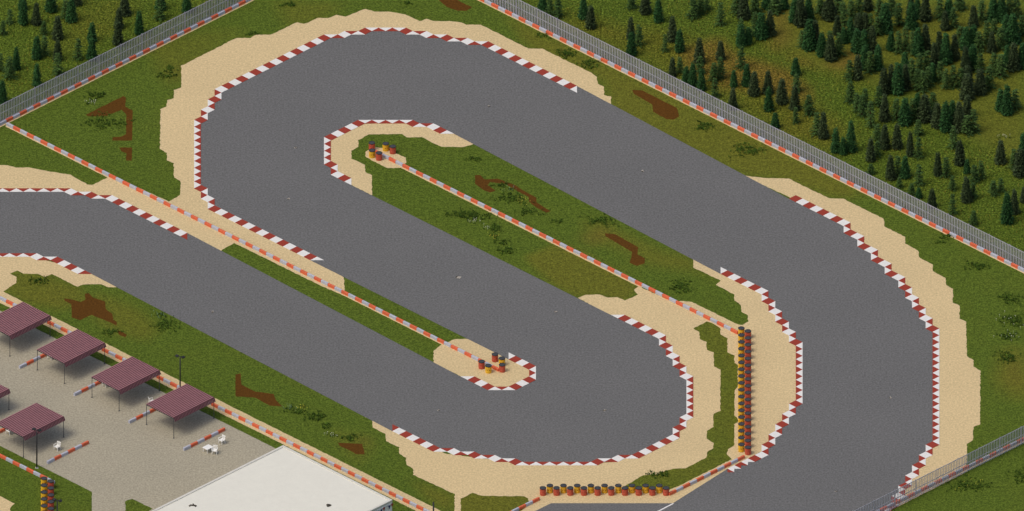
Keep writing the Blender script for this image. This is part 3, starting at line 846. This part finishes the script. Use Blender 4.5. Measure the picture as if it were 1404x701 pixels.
LIT = [(405, 203, 'small pale and dark litter scrap on the track inside the upper left bend'),
       (396, 273, 'small litter scrap on the track near the lower end of the upper left bend'),
       (628, 381, 'largest pale litter scrap, on the middle straight of the track'),
       (292, 428, 'small pale litter scrap on the lower left straight of the track'),
       (601, 563, 'pale litter scrap on the track above the lower bend'),
       (829, 563, 'faint dark scrap on the track inside the lower right bend'),
       (762, 428, 'small litter scrap on the track beside the sandy end of the grassy island'),
       (881, 235, 'small litter scrap on the upper right straight of the track'),
       (670, 146, 'faint scrap on the track at the exit of the upper left bend'),
       (1221, 546, 'small dark scrap on the track in the right-hand bend'),
       (1146, 674, 'small litter scrap on the track near the bottom right edge')]
for i, (x, y, lb) in enumerate(LIT): litter(x, y, lb, seed=i, sx=1.0 if i == 2 else .62)
litter(264, 694, 'dark broken twig lying on the left of the white roof', BH-.04, True, 41, 1.3)
litter(452, 693.5, 'dark twig cluster lying on the right of the white roof', BH-.04, True, 43, 1.3)
# ---------------------------------------------------------------- trees
def leaf_mat(name, dark, light, hue=None):
    m = MB(name, .85, .12)
    f = m.noise(5.5, 3, .7); g = m.noise(16, 2, .7)
    a = m.ramp(f, [(.3, dark), (.7, light)])
    a = m.mix(1., a, m.ramp(g, [(.3, (.6, .62, .6, 1)), (.7, (1.35, 1.35, 1.3, 1))]), 'MULTIPLY')
    oi = m.n.new('ShaderNodeObjectInfo')
    a = m.mix(1., a, m.ramp(oi.outputs['Random'], [(0, (.8, .84, .8, 1)), (1, (1.2, 1.16, 1.15, 1))]), 'MULTIPLY')
    ge = m.n.new('ShaderNodeNewGeometry')
    a = m.mix(1., a, m.ramp(ge.outputs['Random Per Island'], [(0, (.45, .48, .45, 1)), (.6, (.95, .95, .95, 1)), (1, (1.75, 1.7, 1.65, 1))]), 'MULTIPLY')
    m.base(a); return m.m
M_FIR = leaf_mat('fir_needles', srgb(28, 58, 32), srgb(58, 96, 50))
M_PINE = leaf_mat('dark_pine_needles', srgb(36, 48, 30), srgb(68, 84, 52))
M_SPR = leaf_mat('spruce_needles', srgb(40, 62, 30), srgb(78, 106, 54))
M_BARK = simple('conifer_bark', srgb(72, 54, 40), .2, 9, .95, .05, bump=.4)
def trunk_mesh(h, r, seed):
    rr = random.Random(seed); bm = bmesh.new()
    P = [Vector((rr.uniform(-.02, .02)*i, rr.uniform(-.02, .02)*i, h*i/5)) for i in range(6)]
    for i in range(5): tube(bm, P[i], P[i+1], r*(1-i/5.2), r*(1-(i+1)/5.2), 7, caps=(i in (0,)))
    return bm_mesh('tree_trunk', bm, M_BARK, True)
def dense_crown(seed, mat, h=3.0, R=.56, fat=.75):
    """many small needle tufts on drooping boughs, ragged conical outline"""
    r = random.Random(seed); V_, F_ = [], []
    L = 30
    for li in range(L):
        u = (li + r.uniform(-.3, .3))/L
        zc = .12 + u*(h-.14)
        rad = R*(1-max(u, 0))**fat*(.45+.55*min(1, (u+.06)*6))
        nb = max(4, int(17*(1-u)**.7)+3)
        off = r.uniform(0, 6)
        for b in range(nb):
            a = off + 2*PI*(b + r.uniform(-.35, .35))/nb
            ln = rad*r.uniform(.68, 1.16)
            if r.random() < .07: ln *= 1.18
            droop = r.uniform(.12, .34)
            for k in range(4):
                t0 = .22 + .2*k + r.uniform(-.06, .06)
                p = Vector((math.cos(a)*ln*t0, math.sin(a)*ln*t0, zc - droop*ln*t0*1.3 + .04*k*r.uniform(-.3, 1)))
                q = .06 + .06*r.random()
                aa = a + r.uniform(-.9, .9)
                d = Vector((math.cos(aa), math.sin(aa), r.uniform(-.75, .3))).normalized()
                s = d.cross(Vector((0, 0, 1))).normalized()
                tilt = Vector((r.uniform(-.5, .5), r.uniform(-.5, .5), r.uniform(-.2, .5)))
                s = (s + tilt*.6).normalized()
                i = len(V_)
                V_ += [p, p + d*q*1.3 + s*q*.55, p + d*q*2.5, p + d*q*1.3 - s*q*.55]
                F_.append((i, i+1, i+2, i+3))
    for k in range(10):   # leader
        a = r.uniform(0, 6); zz = h - .22 + .03*k; i = len(V_)
        d = Vector((math.cos(a)*.5, math.sin(a)*.5, .9)); s = Vector((-math.sin(a), math.cos(a), 0))
        p = Vector((0, 0, zz)); V_ += [p, p+d*.05+s*.02, p+d*.12, p+d*.05-s*.02]; F_.append((i, i+1, i+2, i+3))
    me = bpy.data.meshes.new('conifer_crown'); me.from_pydata([tuple(v) for v in V_], [], F_); me.materials.append(mat); return me
def sparse_crown(seed, mat, h=3.0, R=.56):
    """open whorls of boughs with needle sprays and gaps between"""
    r = random.Random(seed); V_, F_ = [], []
    W = 10
    for w in range(W):
        u = w/W; zc = .3 + u*(h-.38) + r.uniform(-.05, .05)
        rad = R*(1-u)**.62 + .06; nb = 7 if u < .7 else 5; off = r.uniform(0, 6)
        for b in range(nb):
            if r.random() < .1: continue
            a = off + 2*PI*(b+r.uniform(-.3, .3))/nb; ln = rad*r.uniform(.6, 1.15)
            dz = r.uniform(-.42, -.12)
            d = Vector((math.cos(a), math.sin(a), dz)); s = Vector((-math.sin(a), math.cos(a), 0))
            n = 9
            for k in range(n):
                t = (k+.8)/n; p = Vector((0, 0, zc)) + d*ln*t
                for sg in (-1, 1):
                    if r.random() < .12: continue
                    q = (.2*(1-t*.4))*r.uniform(.7, 1.25)
                    e = (s*sg*.8 + d*.75 + Vector((0, 0, r.uniform(-.35, .3)))).normalized()
                    c = e.cross(Vector((0, 0, 1))).normalized() + Vector((0, 0, r.uniform(-.4, .4)))
                    i = len(V_); V_ += [p, p+e*q*.5+c*q*.26, p+e*q, p+e*q*.5-c*q*.26]; F_.append((i, i+1, i+2, i+3))
    me = bpy.data.meshes.new('spruce_crown'); me.from_pydata([tuple(v) for v in V_], [], F_); me.materials.append(mat); return me
TP = {}
for kind, nm, cat in (('g', 'fir_tree', 'fir tree'), ('b', 'pine_tree', 'pine tree'), ('s', 'spruce_tree', 'spruce tree')):
    TP[kind] = []
    for v in range(4):
        t = thing(nm, 'x', cat)
        mesh_obj('trunk', trunk_mesh(2.8, .07, v*7+ord(kind)), t)
        if kind == 's': me = sparse_crown(v*13+5, M_SPR)
        else: me = dense_crown(v*13+ord(kind), M_FIR if kind == 'g' else M_PINE, fat=(.72, .85, .62, .95)[v] if kind == 'g' else (.95, .8, 1.05, .7)[v])
        mesh_obj('crown', me, t)
        TP[kind].append([t, kid_list(t), False])
LEFT = [(4,48,20,9,'s'),(13.5,33,20,9,'s'),(32,34,32,12,'g'),(31,14,24,11,'g'),(50,34,28,12,'b'),(70,16,30,14,'g'),(90,25,25,12,'s'),(98,30,30,13,'g'),
 (105,7,24,12,'b'),(60,48,19,9,'s'),(79,54,29,13,'b'),(50.5,81,29,12,'g'),(61,76,28,11,'s'),(79,83,26,11,'b'),(79,103,31,12,'s'),(107,82,30,11,'s'),
 (126,57,24,11,'g'),(126,82,28,13,'g'),(22.5,96,29,10,'g'),(13,108,30,14,'s'),(1,98,25,9,'s'),(50.5,118,29,11,'g'),(3,141,29,12,'g'),(171,21,28,14,'b'),
 (163,39,25,11,'b'),(162,62,30,13,'b'),(191,47.5,30,11,'g'),(219,27,30,13,'s'),(220,13,24,13,'g'),(256,17,26,12,'g')]
RIGHT = [(744,14,20,11,'g'),(754,20,22,11,'s'),(765,24,27,12,'s'),(800,26,29,13,'g'),(810,39,29,13,'b'),(866,12,18,11,'s'),(885,19,26,14,'b'),(903,30,29,12,'g'),
 (865,54,28,11,'b'),(866,76,30,13,'g'),(876,63,30,11,'s'),(922,57,32,12,'b'),(912,71,24,9,'s'),(932,71,28,12,'g'),(951,25,27,14,'s'),(961,20,24,12,'s'),
 (969,14,18,9,'s'),(988,35,32,12,'s'),(959,87,32,13,'b'),(988,82,24,11,'b'),(922,105,24,10,'b'),(932,100,22,9,'s'),(941,113,20,10,'g'),(950,118,30,11,'g'),
 (960,101,24,11,'s'),(962,124,28,11,'g'),(979,112,26,12,'s'),(988,108,30,12,'s'),(980,134,28,10,'s'),
 (1010,19,25,13,'s'),(1020,26,30,15,'b'),(1035,18,26,13,'s'),(1016,51,25,12,'s'),(1016,64,28,12,'g'),(1016,94,32,12,'s'),(1026,61,22,10,'g'),(1035,50,34,13,'s'),
 (1044,53,33,16,'g'),(1056,49,32,14,'b'),(1052,11,20,13,'g'),(1063,18,22,16,'s'),(1075,12,18,12,'g'),(1090,30,30,15,'g'),(1098,35,35,17,'b'),(1109,29,30,14,'g'),
 (1100,64,23,11,'s'),(1110,68,39,16,'g'),(1118,64,33,13,'b'),(1006,119,21,9,'g'),(1024,118,28,12,'g'),(1034,131,30,14,'b'),(1005,150,27,12,'b'),(1053,128,28,13,'b'),
 (1054,152,30,12,'g'),(1072,142,31,14,'b'),(1091,103,22,11,'g'),(1092,126,25,11,'s'),(1090,151,31,13,'b'),(1091,169,22,9,'s'),(1109,158,28,13,'s'),(1063,176,20,11,'g'),
 (1120,185,31,13,'s'),(1129,190,34,13,'b'),(1146,209,31,12,'g'),(1156,212,22,10,'g'),(1167,208,40,14,'g'),(1194,174,36,12,'s'),(1182,160,30,12,'s'),(1203,192,22,11,'s'),
 (1213,166,34,14,'b'),(1213,204,30,14,'b'),(1230,204,32,13,'b'),(1241,171,34,16,'g'),(1229,165,30,13,'s'),(1251,165,30,13,'s'),(1248,214,31,10,'b'),(1194,221,29,12,'b'),
 (1203,214,20,10,'s'),(1259,186,22,11,'s'),(1259,217,30,11,'s'),
 (1137,26,30,19,'b'),(1125,18,24,13,'s'),(1149,16,24,13,'s'),(1156,35,32,13,'s'),(1167,25,26,12,'s'),(1178,23,28,13,'s'),(1148,47,24,11,'b'),(1138,70,28,12,'s'),
 (1127,77,30,13,'g'),(1139,83,33,15,'b'),(1150,77,32,13,'s'),(1157,59,20,11,'g'),(1166,57,30,12,'g'),(1177,47,26,14,'b'),(1186,46,26,12,'b'),(1175,72,30,14,'g'),(1185,74,30,14,'g'),
 (1196,72,34,13,'b'),(1193,46,28,12,'s'),(1203,49,27,12,'s'),(1214,44,37,17,'g'),(1232,36,32,14,'s'),(1190,14,24,13,'b'),(1222,20,26,13,'s'),(1206,22,26,12,'s'),(1250,39,34,15,'g'),(1249,22,24,12,'b'),
 (1193,100,30,13,'s'),(1204,96,32,13,'g'),(1185,95,30,12,'g'),(1165,110,28,12,'s'),(1176,109,31,12,'b'),(1166,141,30,12,'s'),
 (1212,129,33,14,'b'),(1222,124,33,12,'b'),(1231,129,40,15,'g'),(1242,123,32,13,'b'),(1241,101,28,13,'g'),(1222,69,24,12,'g'),(1232,73,31,12,'s'),(1242,66,30,12,'s'),(1252,73,30,13,'s'),
 (1250,111,32,13,'s'),(1258,124,30,13,'s'),(1175,153,26,11,'s'),(1186,147,26,11,'s'),(1205,146,28,12,'s'),
 (1258,25,26,12,'g'),(1269,28,30,15,'b'),(1289,26,29,13,'s'),(1301,24,25,13,'g'),(1296,41,24,12,'b'),(1307,38,28,12,'s'),(1316,13,20,14,'s'),(1335,37,27,12,'b'),(1346,28,28,13,'s'),
 (1362,29,30,16,'g'),(1373,29,30,15,'g'),(1384,25,28,13,'s'),(1394,23,27,13,'s'),(1389,59,37,19,'g'),(1379,53,30,13,'g'),(1401,50,30,13,'s'),(1269,72,36,15,'b'),(1259,76,36,15,'g'),
 (1288,81,36,13,'b'),(1297,87,39,16,'g'),(1309,82,33,13,'b'),(1317,61,25,13,'s'),(1325,68,29,15,'g'),(1335,66,29,14,'g'),(1342,71,28,13,'s'),(1353,60,32,13,'s'),(1363,46,20,11,'s'),
 (1360,72,26,12,'b'),(1372,66,29,14,'s'),(1281,91,30,12,'b'),(1261,104,32,13,'s'),(1271,99,30,13,'s'),(1265,126,30,13,'s'),(1273,119,28,12,'s'),(1279,112,24,11,'g'),(1289,112,28,12,'s'),
 (1297,122,28,11,'s'),(1307,120,31,12,'s'),(1324,100,33,14,'b'),(1334,94,30,14,'g'),(1344,100,28,12,'s'),(1327,120,28,14,'b'),(1317,119,26,12,'s'),(1344,129,32,16,'b'),(1356,122,31,14,'s'),
 (1326,136,32,18,'b'),(1363,102,30,13,'s'),(1372,106,32,15,'s'),(1390,96,34,17,'b'),(1402,93,32,14,'g'),(1381,94,30,13,'g'),
 (1372,152,28,13,'g'),(1381,157,38,15,'g'),(1392,150,28,13,'s'),(1268,166,34,19,'b'),(1258,160,30,13,'g'),(1279,155,28,13,'s'),(1285,175,31,14,'b'),(1297,180,38,15,'g'),(1306,172,32,13,'g'),
 (1315,180,37,16,'b'),(1326,185,27,14,'s'),(1326,161,28,14,'b'),(1335,182,33,13,'s'),(1307,204,32,12,'s'),(1316,226,31,13,'b'),(1372,224,29,14,'b'),(1403,217,32,13,'g'),(1399,241,34,17,'b'),
 (1390,232,28,11,'s'),(1221,246,31,13,'b'),(1231,242,29,11,'s'),(1241,244,28,13,'g'),(1194,239,14,9,'s'),(1233,258,15,8,'s'),(1250,267,15,9,'s'),(1260,272,13,8,'g'),(1260,254,29,11,'s'),
 (1286,241,30,11,'b'),(1297,243,27,12,'s'),(1278,285,24,11,'b'),(1306,261,20,9,'s'),(1306,295,30,10,'s'),(1326,238,18,9,'g'),(1325,277,32,14,'b'),(1334,272,22,10,'s'),(1336,250,24,12,'s'),
 (1345,246,26,10,'s'),(1362,268,20,11,'s'),(1372,263,19,9,'s'),(1381,306,39,15,'g'),(1391,293,31,12,'b'),(1404,278,20,10,'b'),(1335,309,20,10,'s')]
KN = {'g': 'dark green fir', 'b': 'blackish pine', 's': 'loose pale spruce'}
def band(x, y):
    d = yR(x) - y
    if x < 400:
        if y < 40: return 'near the top of the left forest'
        return 'nearer the fence in the left forest'
    if d < 82 and x < 900: return 'just behind the fence at the upper middle'
    if x < 1000 and d < 60: return 'close behind the upper right-hand fence'
    if x < 1000: return 'on the yellowish clearing left of the wood'
    if d < 110 and x < 1140 and y > 78: return 'in long grass behind the fence middle'
    if d < 75: return 'close behind the lower right fence'
    if x > 1365 and y > 140: return 'at the right edge below the wood'
    if y < 37: return 'in the wood row cut by the top' if y < 24 else 'in the second wood row from the top'
    if y < 62: return 'in the third wood row from the top'
    if y < 90: return 'in the upper middle of the wood'
    if y < 115: return 'in the middle of the wood'
    if y < 140: return 'in the lower middle of the wood'
    if y < 178: return 'along the lower rim of the wood'
    return 'in the long grass below the wood'
trees = [t + ('left forest',) for t in LEFT] + [t + ('right forest',) for t in RIGHT]
grp = {}
for t in trees: grp.setdefault((t[4], band(t[0], t[1])), []).append(t)
for (k, bd), L in grp.items():
    L.sort(key=lambda q: q[0])
    for i, t in enumerate(L):
        x, y, h, w, kind, side = t
        n = len(L)
        if n == 1: lb = 'only %s %s' % (KN[k], bd)
        elif i < (n+1)//2: lb = '%s %s from the left, %s' % ('leftmost' if i == 0 else ORD[i], KN[k], bd)
        else: lb = '%s %s from the right, %s' % ('rightmost' if i == n-1 else ORD[n-1-i], KN[k], bd)
        lb = lb.replace('leftmost %s from the left' % KN[k], 'leftmost %s' % KN[k]).replace('rightmost %s from the right' % KN[k], 'rightmost %s' % KN[k])
        v = random.randrange(4); P = TP[k][v]
        sh = (h*1.06)/HV/3.0; sw = w*(1.28 if kind != 's' else 1.4)/S/1.12
        loc = G(x, y - .5)
        s3 = (sw, sw, sh); rz = random.uniform(0, 6.28)
        if not P[2]:
            P[0].location = loc; P[0].rotation_euler = (0, 0, rz); P[0].scale = s3; P[0]['label'] = lb; P[2] = True; r = P[0]
        else: r = copy_tree(P[0], P[1], loc, rz, lb, s3)
        r['group'] = 'conifers of the ' + side
for k in TP:
    for P in TP[k]:
        if not P[2]:
            for c, _ in P[1]: bpy.data.objects.remove(c)
            bpy.data.objects.remove(P[0])

# ---------------------------------------------------------------- long grass in the forest (one uncountable stand)
def long_grass():
    N = 62000
    x = rng.uniform(-40, 1440, N*2); y = rng.uniform(-60, 400, N*2)
    ok = ((y < 166 - x*.5) & (x < 420)) | (y < 172 + (x-1012)*.5)
    short = np_inpoly(x, y, [(1045,-90),(1060,55),(1100,75),(1125,95),(1170,98),(1215,130),(1260,172),(1320,188),(1350,205),(1368,190),(1385,215),(1600,240),(1600,-400),(1045,-400)])
    ok &= ~short | (rng.random(N*2) < .03)
    ok &= ~((y > -60) & (x > 400) & (x < 640))
    x, y = x[ok][:N], y[ok][:N]; n = len(x)
    X = (x-702)/S; Y = (350.5-y)/(S*.5)
    a = rng.uniform(0, 2*PI, n); h = rng.uniform(.12, .34, n); w = rng.uniform(.018, .04, n); le = rng.uniform(.05, .2, n); b = rng.uniform(0, 2*PI, n)
    V_ = np.zeros((n, 3, 3))
    V_[:, 0] = np.stack([X-np.cos(a)*w, Y-np.sin(a)*w, 0*X], 1); V_[:, 1] = np.stack([X+np.cos(a)*w, Y+np.sin(a)*w, 0*X], 1)
    V_[:, 2] = np.stack([X+np.cos(b)*le, Y+np.sin(b)*le, h], 1)
    me = bpy.data.meshes.new('long_grass')
    me.vertices.add(n*3); me.vertices.foreach_set('co', V_.ravel())
    me.loops.add(n*3); me.loops.foreach_set('vertex_index', np.arange(n*3))
    me.polygons.add(n); me.polygons.foreach_set('loop_start', np.arange(n)*3)
    try: me.polygons.foreach_set('loop_total', np.full(n, 3))
    except Exception: pass
    me.update(calc_edges=True)
    m = MB('long_grass_blades', .9, .1)
    oi = m.n.new('ShaderNodeNewGeometry')
    c1, c2, c3 = srgb(70, 90, 26), srgb(116, 136, 46), srgb(150, 140, 60)
    f = m.noise(.12, 3, .6)
    rnd = m.n.new('ShaderNodeTexWhiteNoise'); rnd.noise_dimensions = '1D'; m.l.new(oi.outputs['Random Per Island'], rnd.inputs['W'])
    a_ = m.ramp(rnd.outputs['Value'], [(0, c1), (.75, c2), (1, c3)])
    m.base(m.mix(m.ramp(f, [(.42, (0, 0, 0, 1)), (.62, (.6, .6, .6, 1))]), a_, m.ramp(rnd.outputs['Value'], [(0, srgb(94, 88, 28)), (1, srgb(156, 134, 56))])))
    me.materials.append(m.m)
    tag(mesh_obj('long_grass', me), 'long rough grass covering the forest floor beyond the fences', 'grass', kind='stuff')
long_grass()

# ---------------------------------------------------------------- weed clumps and flowers in the lawns
M_WEED = leaf_mat('weed_leaves', srgb(46, 66, 20), srgb(78, 102, 33))
M_FLW = simple('flower_white', srgb(214, 214, 190), .05); M_FLY = simple('flower_yellow', srgb(206, 196, 70), .05); M_FLB = simple('flower_bluish', srgb(112, 142, 122), .08)
def weed_mesh(n, rx, ry, seed, h=.28):
    r = random.Random(seed); V_, F_ = [], []
    cl = [(r.gauss(0, rx*.45), r.gauss(0, ry*.45)) for _ in range(max(6, n//4))]
    for i in range(n):
        c = r.choice(cl); a = r.uniform(0, 6.28)
        p = Vector((c[0]+r.gauss(0, .09), c[1]+r.gauss(0, .09), .0))
        L = h*r.uniform(.6, 1.3); o = Vector((math.cos(a), math.sin(a), 0)); s = Vector((-o.y, o.x, 0))*r.uniform(.03, .06)
        m_ = p + o*L*.3 + Vector((0, 0, L*.75)); e = p + o*L*.75 + Vector((0, 0, L*.7))
        i0 = len(V_); V_ += [p-s*.6, p+s*.6, m_+s, m_-s, e]; F_ += [(i0, i0+1, i0+2, i0+3), (i0+3, i0+2, i0+4)]
    me = bpy.data.meshes.new('weed_leaves'); me.from_pydata([tuple(v) for v in V_], [], F_); me.materials.append(M_WEED); return me
def flowers_mesh(n, rx, ry, seed, mat):
    r = random.Random(seed); bm = bmesh.new()
    for i in range(n):
        x, y = r.gauss(0, rx*.5), r.gauss(0, ry*.5); zz = r.uniform(.18, .32); q = r.uniform(.028, .05)
        vs = [bm.verts.new((x+q*math.cos(t), y+q*math.sin(t), zz + .01*math.cos(3*t))) for t in [2*PI*k/5 for k in range(5)]]
        bm.faces.new(vs); tube(bm, (x, y, 0), (x, y, zz), .006, n=4, caps=False)
    return bm_mesh('flower_heads', bm, mat)
WEEDS = [ # px, py, half-width px, half-height px, flowers, label
 (131,131,11,7,None,'dark weed clump above the pointed bare earth patch, upper left lawn'),
 (125,141,5,4,'w','small white-flowered plant left of the pointed bare earth patch'),
 (148,168,24,12,None,'wide dark weed clump beneath the pointed bare earth patch, upper left lawn'),
 (226,104,11,6,None,'weed clump beside the sand left of the upper left bend'),
 (233,95,7,5,None,'small weed clump on the brownish lawn left of the upper left bend'),
 (345,47,9,3,None,'low weed tuft at the sand edge above the upper left bend'),
 (396,7,12,4,None,'weed tuft at the top edge above the upper left bend'),
 (559,5,8,3,None,'small weed tuft at the top edge left of the bare earth'),
 (745,50,9,4,None,'weed tuft against the right-hand barrier, overlapping its foot'),
 (776,74,13,8,None,'yellowish weed clump between the sand and the barrier, upper right'),
 (810,88,12,8,None,'weed clump at the upper end of the right-hand grass verge, lower of two'),
 (965,174,13,8,None,'weed clump on the verge between the bare earth patch and the fence'),
 (1026,206,20,10,None,'broad weed clump below the barrier at the middle of the right-hand verge'),
 (1300,324,9,7,None,'dark weed clump growing over the foot of the right-hand barrier'),
 (1289,333,7,3,None,'small dark tuft left of the clump by the right-hand barrier'),
 (1340,366,14,7,None,'dark weed clump on the lawn below the right-hand barrier'),
 (1385,410,12,9,None,'weed clump near the right frame edge, uppermost of three'),
 (1388,440,16,10,'w','white-flecked weed clump near the right frame edge, middle of three'),
 (1382,462,12,7,'w','weed clump near the right frame edge, lowest of three'),
 (1380,490,12,11,None,'weed clump on the brownish lawn at the right frame edge'),
 (1331,666,27,12,'y','large dark weed clump with yellow flowers outside the lower right fence'),
 (1400,652,14,9,None,'dark weed clump at the right frame edge outside the fence'),
 (640,296,26,8,None,'row of dark weeds left of the white flowers, below the island barrier'),
 (651,304,7,4,'w','white flowers beside the row of dark weeds on the island'),
 (668,313,5,4,'w','small white flower patch below the island barrier'),
 (678,314,9,9,None,'dark weed clump right of the white flowers on the island'),
 (677,325,7,5,'y','yellow flower patch on the island lawn by the middle straight'),
 (688,332,9,5,None,'weed clump below the yellow flowers on the island'),
 (693,344,13,6,None,'lowest weed clump on the island lawn beside the middle straight'),
 (686,255,8,5,None,'dark weed inside the curve of the winding bare earth patch'),
 (697,260,7,4,'b','bluish flowers inside the curve of the winding bare earth patch'),
 (700,271,16,8,None,'dark weed clump enclosed by the winding bare earth patch'),
 (716,277,8,6,'y','pale yellow flowers at the right of the enclosed weed clump'),
 (724,291,12,6,None,'weed clump above the island barrier, below the bare earth tail'),
 (764,304,8,3,None,'small weed tuft above the island barrier'),
 (652,219,11,4,None,'weed tuft on the island beside the upper straight'),
 (826,304,18,8,None,'broad weed clump between the two bare earth patches and the upper straight'),
 (935,394,14,11,None,'dark weed clump on the right end of the island, above the barrier'),
 (905,651,16,5,None,'dark weed clump on the verge edge above the barrel row'),
 (52,386,12,6,None,'weed clump on the olive lawn near the left edge'),
 (225,446,13,13,None,'tall dark weed clump on the lawn beside the lower left straight'),
 (218,432,7,5,'b','bluish flowers above the tall weed clump by the lower left straight'),
 (152,456,10,6,None,'weed clump below the star-shaped bare earth patch'),
 (396,560,8,5,'b','bluish flowers to the right of the bare earth by the lower left straight'),
 (417,559,7,5,'y','yellow flowers on the lawn above the long barrier'),
 (410,565,14,4,None,'weed clump beneath the yellow flowers above the long barrier'),
 (433,572,13,9,None,'dark weed clump right of the yellow flowers above the long barrier'),
 (446,584,8,5,None,'small weed tuft above the white flowers near the long barrier'),
 (453,598,6,4,'w','white flowers left of the small bare earth patch'),
 (482,601,10,7,None,'dark weed clump touching the small bare earth patch'),
 (1377,188,8,3,'w','white flowers on the short grass at the right of the forest'),
]
for i, (x, y, rx, ry, fl, lb) in enumerate(WEEDS):
    wx, wy = rx/S*1.3, ry/(S*.5)*.9
    only = fl and ('flowers' in lb.split(' with ')[0] and 'clump' not in lb.split('flowers')[0] or 'flower patch' in lb)
    t = thing('flower_patch' if only else 'weed_clump', lb, 'flowers' if only else 'weeds', G(x, y), 0, 'weeds and flowers in the lawns')
    n = int(12*rx*ry*(.08 if only else .17))
    n = max(16, min(n, 380))
    mesh_obj('leaves', weed_mesh(n, wx, wy, 300+i, .16 if only else .2), t)
    if fl: mesh_obj('flower_heads', flowers_mesh(max(6, int(rx*ry*.45)) if only else 12, wx*1.1, wy*1.1, 500+i, {'w': M_FLW, 'y': M_FLY, 'b': M_FLB}[fl]), t)['kind'] = 'stuff'

import re as _re
for o in bpy.data.objects:
    if o.parent is None and 'label' in o.keys() and len(_re.findall(r"[A-Za-z0-9']+", o['label'])) > 16: print('LONG', o['label'])
# ---------------------------------------------------------------- camera, light, world
SUN_EL, SUN_AZ = 58, 212      # elevation; compass direction the sun stands in, measured from +x towards +y
cam = bpy.data.cameras.new('camera'); cam.type = 'ORTHO'; cam.ortho_scale = 1404/S; cam.clip_end = 2000; cam.clip_start = 1
co = bpy.data.objects.new('camera', cam); col.objects.link(co)
D_ = 260
co.location = (0, -D_*math.cos(math.radians(30)), D_*math.sin(math.radians(30)))
co.rotation_euler = (math.radians(60), 0, 0)
scene.camera = co
sl = bpy.data.lights.new('sun', 'SUN'); sl.energy = .95; sl.angle = math.radians(18); sl.color = (.97, .98, .88)
so = bpy.data.objects.new('sun', sl); col.objects.link(so)
dirv = Vector((math.cos(math.radians(SUN_AZ))*math.cos(math.radians(SUN_EL)), math.sin(math.radians(SUN_AZ))*math.cos(math.radians(SUN_EL)), math.sin(math.radians(SUN_EL))))
so.rotation_euler = dirv.to_track_quat('Z', 'Y').to_euler()
w = bpy.data.worlds.new('World'); scene.world = w; w.use_nodes = True
nt = w.node_tree; bg = nt.nodes['Background']
sk = nt.nodes.new('ShaderNodeTexSky'); sk.sky_type = 'NISHITA'; sk.sun_disc = False
sk.sun_elevation = math.radians(SUN_EL); sk.sun_rotation = math.radians(90 - SUN_AZ)
sk.dust_density = 5; sk.air_density = 1; sk.ozone_density = .3
nt.links.new(sk.outputs[0], bg.inputs[0]); bg.inputs[1].default_value = .15
vs = scene.view_settings
vs.view_transform = 'Standard'; vs.look = 'None'; vs.exposure = -0.18; vs.gamma = 1; vs.use_curve_mapping = False
